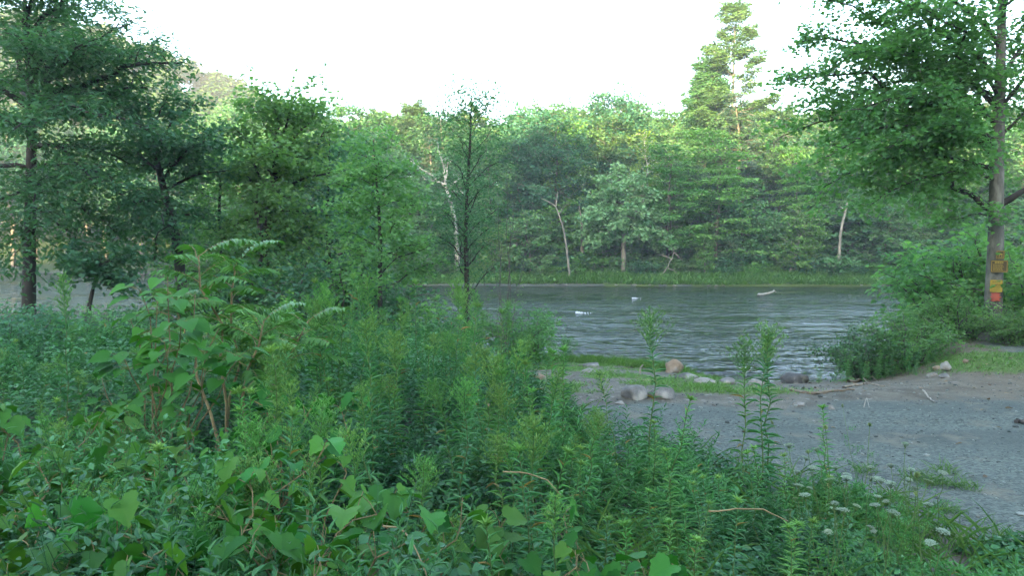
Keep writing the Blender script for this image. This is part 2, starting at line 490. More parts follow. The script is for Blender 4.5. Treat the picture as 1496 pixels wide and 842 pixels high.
def tube(mb, pts, radii, sides=6, tint=.5):
    pts = np.asarray(pts, float); n = len(pts)
    radii = np.broadcast_to(radii, (n,)) if np.ndim(radii) else np.full(n, radii)
    d = np.gradient(pts, axis=0) if n > 2 else np.repeat(pts[1:] - pts[:1], 2, 0)
    d = unit(d)
    ref = np.array([1., 0, 0]) if abs(d[:, 0]).mean() < .7 else np.array([0, 0, 1.])
    u = unit(np.cross(d, ref)); v = np.cross(d, u)
    a = np.linspace(0, 2 * math.pi, sides, endpoint=False)
    ring = pts[:, None] + radii[:, None, None] * (np.cos(a)[None, :, None] * u[:, None] + np.sin(a)[None, :, None] * v[:, None])
    i = np.arange(n * sides).reshape(n, sides)
    F = np.stack([i[:-1], np.roll(i[:-1], -1, 1), np.roll(i[1:], -1, 1), i[1:]], -1).reshape(-1, 4)
    mb.add(ring.reshape(-1, 3), F, tint)
    tip = pts[-1] + d[-1] * radii[-1]
    k = np.arange(sides)
    mb.add(np.vstack([ring[-1], tip]), np.stack([k, (k + 1) % sides, np.full(sides, sides)], -1), tint)


def path(p0, p1, r, n=6, sag=0., jit=.05):
    p0, p1 = np.asarray(p0, float), np.asarray(p1, float)
    t = np.linspace(0, 1, n)[:, None]
    L = np.linalg.norm(p1 - p0)
    p = p0 + (p1 - p0) * t
    p[:, 2] += sag * L * (4 * t * (1 - t))[:, 0]
    j = r.normal(0, jit * L, (n, 3)) * np.sin(t * math.pi); j[:, 2] *= .5
    return p + j


def lerp_path(p, s):
    s = np.clip(np.asarray(s, float), 0, 1) * (len(p) - 1)
    i = np.minimum(s.astype(int), len(p) - 2); f = (s - i)[..., None]
    return p[i] * (1 - f) + p[i + 1] * f


def foliate(r, lmb, wmb, p, rad, o):
    """dress one limb (a polyline) with side twigs and leaves; o: options"""
    L = np.sum(np.linalg.norm(np.diff(p, axis=0), axis=1))
    ns = max(2, int(round(o['sec'] * L)))
    d = unit(p[-1] - p[0])
    side = unit(np.cross(d, [0, 0, 1.]))
    up = np.cross(side, d)
    for k in range(ns):
        t = o['inner'] + (1 - o['inner']) * (k + r.random() * .8) / ns
        q = lerp_path(p, t)
        s = (-1) ** k
        dirv = unit(d * r.uniform(.25, .9) + side * s * r.uniform(.3, 1.) + up * r.uniform(-.45, .5) * o['thick'] + r.normal(0, .2, 3) * o['thick'])
        l = max(.25 * o['slen'], o['slen'] * r.uniform(.6, 1.25) * (1.15 - .6 * t))
        e = q + dirv * l + np.array([0, 0, -o['droop'] * l])
        sp = path(q, e, r, 4, .12, .04)
        if wmb is not None: tube(wmb, sp, np.linspace(max(rad * .35, o['wmin']), o['wmin'] * .6, 4), o.get('wsides', 4))
        n = max(2, int(o['nleaf'] * l / o['slen'] * r.uniform(.6, 1.3)))
        tt = r.uniform(.1, 1.08, n)
        P = lerp_path(sp, tt) + np.maximum(0, tt - 1)[:, None] * dirv * l
        P = P + r.normal(0, o['spread'], (n, 3)) * np.array([1, 1, o['flat']])
        az = r.uniform(0, 2 * math.pi, n)
        A = np.stack([np.cos(az), np.sin(az), r.uniform(-.8, .25, n)], -1) + dirv * .6
        Nn = unit(np.array([0, 0, 1.]) + r.normal(0, o['tilt'], (n, 3)))
        cl = r.uniform(0, 1)
        leaves(lmb, P, A, Nn, o['ll'] * r.uniform(.65, 1.25, n), o['ll'] * o['lw'] * r.uniform(.7, 1.2, n), o['T'], np.clip(.65 * cl + .35 * r.random(n), 0, 1))


OPT = dict(sec=2.2, slen=1.0, inner=.25, thick=1., droop=.12, wmin=.006, nleaf=34, spread=.12, flat=.6, tilt=.55, ll=.1, lw=.75, T=T_DIA)


def grow(r, H, tr, clear=.3, nl=26, prof=None, up=.3, lean=(0, 0), o=None, wob=.02, sag=.05, limbs=(), fork=None, lr=.35, twigs=True, trunk=None, separate=False):
    """a broadleaf tree at the origin. Returns the wood builder, the leaf builder and builders of the named limbs"""
    o = {**OPT, **(o or {})}
    w, l, extra = MB(), MB(), []
    if trunk is None:
        n = 9
        t = np.linspace(0, 1, n)
        tp = np.stack([lean[0] * H * t + r.normal(0, wob * H, n) * (t > 0) * t, lean[1] * H * t + r.normal(0, wob * H, n) * (t > 0) * t, H * .96 * t], -1)
    else:
        tp = np.asarray(trunk, float)
    nT = len(tp)
    rad = tr * (1 - .85 * np.linspace(0, 1, nT) ** 1.2); rad[0] *= 1.25
    # finer trunk path
    tt = np.linspace(0, 1, nT * 3)
    tp2 = lerp_path(tp, tt); rad2 = np.interp(tt, np.linspace(0, 1, nT), rad)
    tube(w, tp2, rad2, 10)
    if fork:
        for (t0, e, rr) in fork:
            p = path(lerp_path(tp, t0), e, r, 7, .04, .03)
            tube(w, p, np.linspace(rr, rr * .3, 7), 7)
            foliate(r, l, w if twigs else None, p, rr * .4, {**o, 'inner': .35})
    for (t0, e, rr, sg) in limbs:
        p = path(lerp_path(tp, t0), np.asarray(e, float), r, 7, sg, .035)
        wm = MB() if separate else w
        tube(wm, p, np.linspace(rr, max(rr * .2, .008), 7), 6)
        if separate: extra.append(wm)
        foliate(r, l, w if twigs else None, p, rr * .5, {**o, 'inner': .8} if sg < 0 else o)
    for k in range(nl):
        t = clear + (1 - clear) * ((k + .5 * r.random()) / max(1, nl))
        h = (t - clear) / (1 - clear)
        az = k * 2.39996 + r.uniform(-.4, .4)
        ln = prof(h) * r.uniform(.75, 1.2)
        u = up(h) if callable(up) else up
        u = u + r.uniform(-.15, .15)
        q = lerp_path(tp, t)
        e = q + ln * np.array([math.cos(az) * math.cos(u), math.sin(az) * math.cos(u), math.sin(u)])
        p = path(q, e, r, 5, sag, .05)
        rr = float(np.interp(t, np.linspace(0, 1, nT), rad)) * lr
        tube(w, p, np.linspace(rr, max(rr * .25, .008), 5), 5)
        foliate(r, l, w if twigs else None, p, rr * .5, o)
    return w, l, extra


def plant_tree(name, label, cat, loc, wood, leaf, barkm, leafm, group=None, extra=(), crown='crown'):
    t = thing(name, label, cat, loc, 0, group)
    wood.build('trunk', barkm, t)
    for e in extra: e.build('limb', M['bark_dark'], t)
    if leaf is not None and leaf.n: leaf.build(crown, leafm, t, smooth=False)
    return t


exec_sections = []
# ================================================================ NEAR TREES
def px_rel(px, py, d, base):
    return at(px, py, d) - np.array(base)


# --- big tree on the right, with the signs
def tree_right():
    r = np.random.default_rng(11)
    bx, by = gx(1448, 16), 16.0
    base = (bx, by, gz1(bx, by) - .05)
    tr = [(0, 0, 0)] + [px_rel(px, py, 16, base) for px, py in ((1450, 470), (1452, 420), (1455, 350), (1456, 280), (1458, 200), (1461, 120), (1463, 40), (1466, -60), (1470, -180), (1474, -320))]
    E = lambda px, py, d: px_rel(px, py, d, base)
    limbs = [(.36, E(1355, 212, 16.6), 0.099, -.10), (.37, E(1560, 225, 15.6), 0.090, -.06),
             (.35, E(1390, 320, 15.2), 0.022, .02),
             (.48, E(1150, 118, 15.2), 0.062, .12), (.52, E(1172, 60, 15.8), 0.056, .12), (.46, E(1140, 200, 15.8), 0.056, .16),
             (.44, E(1200, 275, 16.4), 0.050, .15), (.42, E(1265, 305, 15.0), 0.037, .12), (.55, E(1210, 0, 16.6), 0.056, .08),
             (.6, E(1185, -60, 15.0), 0.056, .08), (.5, E(1255, 160, 14.4), 0.043, .12), (.47, E(1300, 215, 14.2), 0.037, .12),
             (.45, E(1345, 285, 17.2), 0.031, .1), (.53, E(1290, 70, 17.5), 0.043, .1), (.57, E(1330, 0, 14.3), 0.043, .08),
             (.5, E(1225, 210, 17.6), 0.043, .12), (.47, E(1190, 240, 14.6), 0.043, .14), (.5, E(1180, 150, 17.0), 0.043, .14), (.55, E(1240, 80, 14.6), 0.043, .12),
             (.55, E(1560, 60, 15), 0.050, .05), (.6, E(1580, -40, 17), 0.050, .05), (.5, E(1540, 140, 17.5), 0.037, .06),
             (.66, E(1290, -90, 15.4), 0.050, .05), (.7, E(1500, -150, 14), 0.043, .05), (.6, E(1400, 60, 18.6), 0.043, .05),
             (.56, E(1350, 110, 18.6), 0.037, .08)]
    o = dict(sec=6.5, slen=1.15, inner=.1, nleaf=82, spread=.16, flat=.5, ll=.105, lw=.9, T=T_MAPLE, droop=.25, tilt=.45, wmin=.004)
    w, l, ex = grow(r, 12, .2, .72, 12, lambda h: 3.2 * (1 - h) + .6, .5, o=o, trunk=tr, limbs=limbs, separate=True)
    t = plant_tree('maple_tree', 'big grey-trunked maple with signs nailed on it, branches sweeping out over the river', 'tree', base, w, l, M['bark_grey'], M['near_leaf'], extra=ex)
    return t, base


treeR, baseR = tree_right()


# --- signs on that tree
def box(mb, c, s, bev=0.):
    c, s = np.array(c, float), np.array(s, float) / 2
    V = np.array([(x, y, z) for x in (-1, 1) for y in (-1, 1) for z in (-1, 1)], float) * s + c
    F = [(0, 1, 3, 2), (4, 6, 7, 5), (0, 4, 5, 1), (2, 3, 7, 6), (0, 2, 6, 4), (1, 5, 7, 3)]
    mb.add(V, F)


def rrect(mb, w, h, y0, y1, rc=.02, cx=0, cz=0, k=4):
    a = []
    for (sx, sz, a0) in ((1, 1, 0), (-1, 1, 90), (-1, -1, 180), (1, -1, 270)):
        for i in range(k + 1):
            t = R(a0 + 90 * i / k)
            a.append((cx + sx * (w / 2 - rc) + rc * math.cos(t), cz + sz * (h / 2 - rc) + rc * math.sin(t)))
    n = len(a)
    V = [(x, y0, z) for x, z in a] + [(x, y1, z) for x, z in a]
    mb.add(V, np.array([list(range(n))])); mb.add(V, np.array([list(range(n, 2 * n))[::-1]]))
    mb.add(V, np.array([(i, i + n, (i + 1) % n + n, (i + 1) % n) for i in range(n)]))


def frame(mb, w, h, th, y0, y1):
    for cx, cz, sx, sz in ((0, h / 2 - th / 2, w, th), (0, -h / 2 + th / 2, w, th), (-w / 2 + th / 2, 0, th, h - 2 * th), (w / 2 - th / 2, 0, th, h - 2 * th)):
        box(mb, (cx, (y0 + y1) / 2, cz), (sx, abs(y1 - y0), sz))


def dashes(mb, r, z, x0, x1, hh, y0, y1):
    x = x0
    while x < x1 - .008:
        wl = min(r.uniform(.016, .045), x1 - x)
        box(mb, (x + wl / 2, (y0 + y1) / 2, z), (wl, abs(y1 - y0), hh))
        x += wl + .007


def signs():
    r = np.random.default_rng(5)
    rz = math.atan2(-gx(1455, 16), 16.0)
    # point on the camera side of the trunk
    def spot(px, py):
        p = at(px, py, 16.0)
        d = unit(np.array([-p[0], -p[1], 0]))
        return p + d * .27
    # route marker
    t = thing('trail_marker', 'small brown marker with a yellow emblem, topmost sign on the maple trunk', 'sign', spot(1461.5, 372.5), rz, 'signs on the maple trunk')
    m = MB(); rrect(m, .155, .185, -.006, .006, .03); m.build('panel', M['sign_brown'], t, False)
    m = MB(); frame(m, .135, .165, .009, -.0085, -.0062); m.build('border', M['sign_yellow'], t, False)
    m = MB()
    rrect(m, .07, .028, -.0087, -.0063, .012, .004, .012); rrect(m, .028, .03, -.0091, -.0067, .01, -.03, .034)
    for x in (-.022, .028): rrect(m, .012, .045, -.0089, -.0065, .004, x, -.022)
    rrect(m, .09, .01, -.0087, -.0063, .004, 0, -.056)
    m.build('emblem', M['sign_yellow'], t, False)
    # regulation board
    t = thing('notice_board', 'brown board with yellow border and lines of yellow lettering, widest sign on the maple', 'sign', spot(1460, 389), rz, 'signs on the maple trunk')
    m = MB(); rrect(m, .315, .265, -.007, .007, .02); m.build('panel', M['sign_brown'], t, False)
    m = MB(); frame(m, .29, .24, .012, -.0095, -.0072); m.build('border', M['sign_yellow'], t, False)
    m = MB(); dashes(m, r, .082, -.085, .085, .032, -.0095, -.0072); m.build('heading', M['sign_yellow'], t, False)
    m = MB()
    for z in (.04, .016, -.008, -.032, -.056, -.08): dashes(m, r, z, -.115, .06 + r.uniform(0, .055), .011, -.0095, -.0072)
    m.build('lettering', M['sign_yellow'], t, False)
    # posted notice
    t = thing('posted_notice', 'bright yellow posted notice with dark lettering below the brown board', 'sign', spot(1455.5, 417.5), rz, 'signs on the maple trunk')
    m = MB(); rrect(m, .225, .265, -.003, .003, .008); m.build('sheet', M['notice_yellow'], t, False)
    m = MB(); dashes(m, r, .09, -.075, .075, .03, -.0055, -.0032)
    for z in (.05, .024, -.002, -.028, -.054, -.08, -.104): dashes(m, r, z, -.09, .05 + r.uniform(0, .04), .008, -.0055, -.0032)
    m.build('lettering', M['notice_ink'], t, False)
    # painted blaze, a patch that follows the bark
    p = spot(1454.5, 433) + unit(np.array([gx(1455, 16), 16, 0])) * .068
    m = MB(); V, F = [], []
    nu, nv = 7, 9
    for j in range(nv):
        for i in range(nu):
            a = (i / (nu - 1) - .5); zz = (j / (nv - 1) - .5)
            wdt = .17 * (1 - .35 * abs(zz)) * (1 + .25 * math.sin(j * 2.1 + i))
            V.append((a * wdt, -.012 - .03 * math.cos(a * 2.4), zz * .19 + .012 * math.sin(i * 2.7)))
    F = [(j * nu + i, j * nu + i + 1, (j + 1) * nu + i + 1, (j + 1) * nu + i) for j in range(nv - 1) for i in range(nu - 1)]
    m.add(V, F)
    o = m.build('blaze', M['blaze'], treeR); o.location = p - np.array(baseR); o.rotation_euler = (0, 0, rz)


signs()


# --- tree on the left edge
def tree_left():
    r = np.random.default_rng(21)
    d = 18.0
    bx = gx(42, d); base = (bx, d, gz1(bx, d) - .05)
    E = lambda px, py, dd: px_rel(px, py, dd, base)
    tr = [(0, 0, 0)] + [E(px, py, d) for px, py in ((42, 440), (43, 380), (44, 320), (45, 250), (47, 180), (46, 130), (40, 70), (36, 0), (34, -90))]
    limbs = [(.62, E(262, 92, 17.4), .1, .06), (.6, E(215, 128, 18.4), .08, .05), (.7, E(190, 35, 18), .08, .03), (.66, E(240, 75, 19.5), .07, .06),
             (.55, E(215, 190, 17), .07, .1), (.5, E(190, 240, 18.8), .06, .1), (.45, E(205, 300, 17.2), .06, .12), (.4, E(175, 345, 18.4), .05, .12),
             (.36, E(130, 385, 17), .04, .1), (.5, E(140, 270, 16), .06, .1), (.62, E(130, 60, 16.2), .07, .05), (.57, E(150, 170, 15.8), .07, .08),
             (.8, E(130, -40, 17), .07, .02), (.8, E(60, -90, 16.4), .07, .02), (.75, E(90, 10, 20), .07, .02),
             (.6, E(-80, 80, 17), .08, .05), (.55, E(-110, 160, 18), .07, .06), (.45, E(-90, 260, 17), .07, .1), (.4, E(-60, 340, 16.4), .05, .1),
             (.68, E(-50, 10, 18.6), .07, .03), (.52, E(20, 190, 15), .06, .08), (.42, E(60, 320, 15.2), .05, .1), (.65, E(30, 50, 15.2), .06, .04),
             (.56, E(110, 140, 20.5), .06, .05), (.34, E(20, 395, 15.6), .03, .08), (.48, E(100, 330, 20), .05, .1), (.62, E(0, 120, 20.6), .06, .05),
             (.73, E(160, 75, 17), .06, .05), (.72, E(85, 85, 16.8), .06, .05)]
    o = dict(sec=6, slen=1.1, inner=.22, nleaf=56, spread=.2, flat=.6, ll=.15, lw=.75, T=T_OAK, droop=.1, tilt=.6, wmin=.004)
    w, l, ex = grow(r, 9, .17, .7, 8, lambda h: 2.2 * (1 - h) + .5, .6, o=o, trunk=tr, limbs=limbs, separate=True,
                    fork=[(.63, E(62, 40, 18), .12)])
    plant_tree('oak_tree', 'large dark oak on the near bank, forked trunk and long drooping limbs against the hill', 'tree', base, w, l, M['bark_dark'], M['near_leaf_blue'], extra=ex)


tree_left()


def near_tree(name, label, px, d, trunk_px, limbs_px, tr, o, leafm, barkm, nl=0, prof=None, seed=1, clear=.4, up=.4, lr=.35, fork=None):
    r = np.random.default_rng(seed)
    bx = gx(px, d); base = (bx, d, gz1(bx, d) - .05)
    E = lambda a, b, c: px_rel(a, b, c, base)
    trk = [(0, 0, 0)] + [E(a, b, d) for a, b in trunk_px]
    lm = [(t, E(a, b, d + dd), rr, .08) for (t, a, b, dd, rr) in limbs_px]
    fk = [(t, E(a, b, d + dd), rr) for (t, a, b, dd, rr) in (fork or [])]
    w, l, ex = grow(r, 1, tr, clear, nl, prof, up, o=o, trunk=trk, limbs=lm, fork=fk, lr=lr)
    return plant_tree(name, label, 'tree', base, w, l, barkm, leafm)


OL = dict(sec=7, slen=.9, inner=.12, nleaf=62, spread=.17, flat=.7, ll=.12, lw=.8, T=T_MAPLE, droop=.12, tilt=.6, wmin=.004)
near_tree('leaning_tree', 'dark leaning-trunked tree on the near bank between the oak and the twin-stemmed tree', 268, 19.5,
          [(264, 400), (256, 340), (240, 280), (228, 230), (222, 180), (215, 140)],
          [(.5, 330, 250, 0, .05), (.55, 320, 190, -1, .05), (.45, 175, 300, -.6, .05), (.6, 165, 210, .4, .05), (.7, 290, 150, .6, .04), (.7, 180, 160, -.8, .04),
           (.4, 305, 320, .9, .04), (.5, 240, 330, -1.6, .04), (.65, 245, 200, -1.6, .04), (.5, 160, 360, .6, .03), (.4, 225, 380, -1.2, .03), (.6, 340, 215, .8, .04), (.6, 200, 260, 1.5, .04), (.8, 250, 135, 0, .03)],
          .15, OL, M['near_leaf_blue'], M['bark_dark'], 5, lambda h: 1.0, 31, .6)
near_tree('twin_stem_tree', 'dark twin-stemmed tree with a broad leafy crown on the near bank', 385, 20,
          [(384, 420), (386, 360), (392, 310), (400, 270), (404, 220), (405, 170), (402, 138)],
          [(.55, 490, 190, 0, .05), (.6, 470, 150, .8, .05), (.5, 505, 250, -.6, .05), (.7, 440, 135, -.6, .04), (.75, 360, 150, .3, .04), (.6, 345, 190, -.8, .05),
           (.45, 460, 320, .6, .04), (.4, 340, 330, .7, .04), (.5, 420, 290, -1.5, .04), (.4, 470, 380, -.8, .04), (.35, 345, 390, .2, .03), (.65, 450, 215, 1.4, .04), (.6, 400, 220, -1.8, .04), (.35, 430, 400, -1.4, .03), (.55, 320, 250, .9, .04)],
          .17, {**OL, 'll': .13}, M['near_leaf'], M['bark_dark'], 5, lambda h: .9, 41, .6, fork=[(.25, 372, 240, 0.1, .1)])
near_tree('slim_tree', 'young slim tree with a pointed crown at the water edge beside the thicket', 555, 17,
          [(555, 420), (556, 360), (553, 300), (549, 250), (545, 205)], [], .06,
          {**OL, 'll': .1, 'slen': .6, 'sec': 8, 'spread': .12, 'nleaf': 45}, M['near_leaf'], M['bark_dark'], 30, lambda h: 1.35 * (1 - h) ** .8 + .25, 51, .1, .35)
near_tree('wispy_tree', 'tall wispy tree with thin see-through crown standing before the river', 682, 18,
          [(682, 400), (680, 350), (682, 290), (686, 230), (688, 180), (688, 140)], [], .068,
          {**OL, 'll': .085, 'slen': .9, 'sec': 7, 'nleaf': 42, 'spread': .2, 'lw': .6, 'T': T_DIA}, M['near_leaf_blue'], M['bark_dark'], 34, lambda h: 1.0 * (1 - h) ** .4 + .3 - .6 * abs(h - .6), 61, .12, .75)
near_tree('soft_tree', 'soft blue-green tree filling the gap between the twin-stemmed tree and the slim pointed one', 482, 21.5,
          [(482, 420), (480, 370), (478, 310), (480, 250), (482, 200)], [], .09, {**OL, 'll': .1, 'slen': .8, 'nleaf': 50}, M['near_leaf_blue'], M['bark_dark'], 32, lambda h: 2.0 * (1 - h) ** .6 + .4, 56, .15, .15)
near_tree('young_tree', 'young green tree filling the gap between the leaning tree and the twin-stemmed tree', 322, 22,
          [(322, 420), (324, 370), (320, 310), (322, 260), (324, 215)], [], .08, {**OL, 'll': .1, 'slen': .8, 'nleaf': 46}, M['near_leaf'], M['bark_dark'], 28, lambda h: 1.7 * (1 - h) ** .6 + .4, 57, .12, .2)
near_tree('leaning_sapling', 'short dark sapling leaning over the water below the oak', 124, 16.5,
          [(126, 470), (133, 435), (140, 405), (150, 375)], [(.75, 190, 415, 0, .02), (.8, 120, 380, .2, .02), (.9, 200, 380, .3, .02)], .07, {**OL, 'slen': .5}, M['near_leaf_blue'], M['bark_dark'], 5, lambda h: .7, 71, .6)


# --- shrubs
def make_shrub(seed, H, W, nst, o, flatt=.6):
    r = np.random.default_rng(seed)
    w, l = MB(), MB()
    for k in range(nst):
        az = r.uniform(0, 2 * math.pi); lean = r.uniform(.05, 1.) ** .7
        h = H * r.uniform(.65, 1.05) * (1 - .35 * lean ** 2)
        e = np.array([math.cos(az) * W * lean, math.sin(az) * W * lean, h])
        b = np.array([math.cos(az) * .12 * W * r.random(), math.sin(az) * .12 * W * r.random(), -.05])
        p = path(b, e, r, 6, .14, .04)
        tube(w, p, np.linspace(.018 * H ** .5, .004, 6), 5)
        foliate(r, l, w, p, .008, o)
    return w, l


def shrub(name, label, x, y, w, l, leafm, barkm, group=None, rz=0, z=None):
    t = thing(name, label, 'shrub', (x, y, gz1(x, y) if z is None else z), rz, group)
    w.build('stems', barkm, t); l.build('foliage', leafm, t, smooth=False)
    return t


OS = dict(OPT, sec=5.5, slen=.5, inner=.08, nleaf=26, spread=.09, flat=.7, ll=.085, lw=.7, T=T_OVATE, tilt=.6, wmin=.003, droop=.1)
wS, lS = make_shrub(101, 1.5, 1.5, 30, OS)
shrub_spots = [
    (1265, 14.8, .68, 'rounded green bush hanging over the dark boulder at the water edge', 'under'),
    (1330, 15.0, .78, 'dense green bush between the boulder bush and the maple trunk', 'near_leaf'),
    (1400, 16.4, .7, 'low bush crowding the maple trunk on the river side', 'near_leaf'),
    (1480, 15.0, .55, 'leafy bush hiding the foot of the maple trunk', 'near_leaf'),
    (1545, 16.4, 1.5, 'tall bush beyond the maple at the picture edge', 'near_leaf'),
    (1395, 18.6, 1.75, 'tall dark bush behind the maple trunk against the far wood', 'near_leaf'),
    (1490, 19.0, 2.3, 'tallest dark bush right behind the signed maple', 'near_leaf'),
    (762, 18.0, .95, 'round bush at the river edge beside the bare grey stems', 'near_leaf'),
    (640, 18.5, .9, 'bush at the water edge below the wispy tree', 'near_leaf'),
    (500, 17.5, 1.6, 'dark bush at the foot of the slim pointed tree', 'near_leaf_blue'),
    (430, 18.5, 1.75, 'dark bush under the twin-stemmed tree', 'near_leaf_blue'),
    (330, 18.5, 1.6, 'bush between the leaning tree and twin-stemmed tree', 'near_leaf'),
    (205, 17.2, .8, 'low bush beneath the leaning tree by the river', 'near_leaf_blue'),
    (60, 16.0, .8, 'low bush around the foot of the dark oak', 'near_leaf_blue'),
    (112, 12.6, .72, 'bush in front of the short leaning sapling', 'near_leaf'),
    (18, 11.8, .8, 'bush in front of the dark oak, nearer than the one at its foot', 'near_leaf_blue'),
    (175, 13.6, .75, 'bush between the leaning sapling and the big heart-leaved shrub', 'near_leaf_blue'),
    (395, 10.8, .85, 'bush in the thicket just behind the feather-leaved sumac', 'near_leaf'),
    (-40, 15.0, .7, 'bush at the picture edge beyond the oak', 'near_leaf_blue'),
]
proto = None
for i, (px, d, s, lab, mt) in enumerate(shrub_spots):
    x = gx(px, d)
    if proto is None:
        proto = shrub('shrub', lab, x, d, wS, lS, M['near_leaf'], M['twig'], 'shrubs on the near bank'); o = proto
        meshes = {}
    else:
        o = copy_tree(proto, lab, 'shrubs on the near bank')
        o.location = (x, d, gz1(x, d) - .05); o.rotation_euler = (0, 0, i * 1.7)
    o.scale = (s, s, s * (1.0 if s < 1.8 else .95))
    for ch in o.children:
        if ch.name.startswith('foliage'):
            if mt not in meshes:
                me = ch.data.copy(); me.materials.clear(); me.materials.append(M[mt]); meshes[mt] = me
            ch.data = meshes[mt]


# bare grey stems by the river
def bare_stems():
    r = np.random.default_rng(77)
    x, d = gx(736, 17.0), 17.0
    base = np.array((x, d, gz1(x, d)))
    t = thing('bare_shrub', 'nearly leafless grey multi-stemmed shrub at the river edge', 'shrub', base)
    w, l = MB(), MB()
    o = {**OS, 'nleaf': 3, 'sec': 2.0, 'slen': .5, 'll': .07, 'inner': .4}
    for (a, b, dd, rr) in ((752, 285, 0, .028), (740, 255, .3, .024), (728, 300, -.3, .026), (765, 380, .1, .022), (716, 350, .2, .018), (745, 320, -.4, .02), (733, 340, .5, .02), (775, 340, .3, .014), (705, 400, -.2, .014)):
        e = at(a, b, d + dd) - base
        p = path(r.normal(0, .08, 3) * (1, 1, 0), e, r, 7, 0, .015)
        tube(w, p, np.linspace(rr * .65, .003, 7), 6); foliate(r, l, w, p, .007, o)
    w.build('stems', M['twig'], t); l.build('foliage', M['near_leaf'], t, smooth=False)


bare_stems()

# ================================================================ FAR WOOD
far_proto = {}


def reg(kind, H, w, l, bark, leaf):
    far_proto[kind] = (H, w.mesh('trunk', M[bark]), l.mesh('crown', M[leaf], False))


FO = dict(OPT, sec=1.3, slen=1.7, inner=.2, nleaf=64, spread=.36, flat=.5, ll=.33, lw=.8, T=T_DIA, wmin=.03, droop=.1, tilt=.6, wsides=3)


def far_kinds():
    rr = np.random.default_rng
    dome = lambda k: (lambda h: k * (math.sqrt(max(0., 1 - (h * 1.02 - .28) ** 2 / .56)) * .9 + .12))
    for v, lf in ((0, 'far_leaf'), (1, 'far_leaf_blue'), (2, 'far_leaf')):
        w, l, _ = grow(rr(200 + v), 16, .22, .28, 40, dome(4.3), .45, (.01 * v, 0), FO)
        reg('broad%d' % v, 16, w, l, 'bark_far', lf)
    w, l, _ = grow(rr(210), 12, .2, .3, 34, dome(4.6), .35, (0, 0), {**FO, 'll': .42, 'nleaf': 34, 'lw': .95, 'T': T_MAPLE, 'spread': .38})
    reg('sycamore', 12, w, l, 'bark_pale', 'pale_leaf')
    w, l, _ = grow(rr(220), 15, .17, .16, 50, lambda h: 4.2 * (1 - h) ** .7 + .6, .05, (0, 0), {**FO, 'flat': .18, 'thick': .3, 'nleaf': 50, 'tilt': .3, 'slen': 1.5}, sag=.03)
    reg('layered', 15, w, l, 'bark_far', 'bright_leaf')
    w, l, _ = grow(rr(230), 14, .14, .42, 22, lambda h: 2.2 * (1 - h) + .8, .7, (-.03, 0), {**FO, 'nleaf': 26, 'slen': 1.3, 'll': .36})
    reg('slender', 14, w, l, 'bark_white', 'yellow_leaf')
    w, l, _ = grow(rr(235), 14, .15, .4, 28, lambda h: 2.5 * (1 - h) ** .6 + .7, .6, (-.02, 0), {**FO, 'nleaf': 36, 'slen': 1.4})
    reg('slender_green', 14, w, l, 'bark_pale', 'bright_leaf')
    w, l, _ = grow(rr(240), 6.5, .11, .1, 32, dome(2.3), .3, (.06, 0), {**FO, 'slen': 1.0, 'sec': 2, 'nleaf': 34, 'll': .3, 'spread': .22, 'flat': .4})
    reg('small', 6.5, w, l, 'bark_pale', 'bright_leaf')
    w, l, _ = grow(rr(245), 6.5, .11, .06, 34, dome(2.5), .3, (-.05, 0), {**FO, 'slen': 1.0, 'sec': 2, 'nleaf': 36, 'll': .3, 'spread': .22, 'flat': .4})
    reg('small_blue', 6.5, w, l, 'bark_far', 'far_leaf')
    # hemlock
    w, l, _ = grow(rr(250), 17, .24, .1, 84, lambda h: 3.3 * (1 - h) ** .75 + .3, lambda h: -.1 + .3 * h, (0, 0), {**FO, 'sec': 1.9, 'slen': 1.0, 'nleaf': 36, 'll': .3, 'lw': .35, 'spread': .2, 'flat': .45, 'droop': .3}, sag=.07)
    reg('hemlock', 17, w, l, 'bark_far', 'conifer')


far_kinds()


def white_pine(seed, H, spreadw, clear):
    r = np.random.default_rng(seed)
    w, l = MB(), MB()
    n = 10; t = np.linspace(0, 1, n)
    tp = np.stack([.25 * np.sin(t * 5), .1 * np.cos(t * 4), H * t], -1)
    tube(w, tp, .3 * (1 - .9 * t), 9)
    o = {**FO, 'sec': 2.6, 'slen': 1.25, 'inner': .35, 'nleaf': 120, 'll': .42, 'lw': .19, 'spread': .27, 'flat': .35, 'droop': -.18, 'thick': .5, 'tilt': .9}
    h = clear
    while h < .985:
        k = r.integers(3, 6); a0 = r.uniform(0, 6.28)
        f = (h - clear) / (1 - clear)
        for i in range(k):
            if r.random() < .12: continue
            L = spreadw * (1.05 - f) ** .75 * r.uniform(.5, 1.15) * (.55 + .45 * min(1, f * 3)) + .5
            az = a0 + i * 6.283 / k + r.uniform(-.3, .3)
            u = .15 + .75 * f + r.uniform(-.1, .15)
            q = lerp_path(tp, h)
            e = q + L * np.array([math.cos(az) * math.cos(u), math.sin(az) * math.cos(u), math.sin(u)])
            p = path(q, e, r, 6, -.06, .03)
            tube(w, p, np.linspace(.07 * (1.1 - f), .015, 6), 5)
            foliate(r, l, w, p, .03, o)
        h += (.055 - .02 * f) * r.uniform(.8, 1.2)
    # dead snags lower down
    for i in range(14):
        az = r.uniform(0, 6.28); q = lerp_path(tp, r.uniform(.6 * clear, clear + .08)); L = r.uniform(.8, 2.2)
        tube(w, path(q, q + L * np.array([math.cos(az), math.sin(az), -.15]), r, 4, 0, .05), np.linspace(.04, .01, 4), 4)
    return w, l


w, l = white_pine(260, 27, 5.0, .42); reg('tall_pine', 27, w, l, 'bark_pale', 'pine_needle')
w, l = white_pine(262, 18, 4.2, .25); reg('pine', 18, w, l, 'bark_far', 'pine_needle')

first = {}


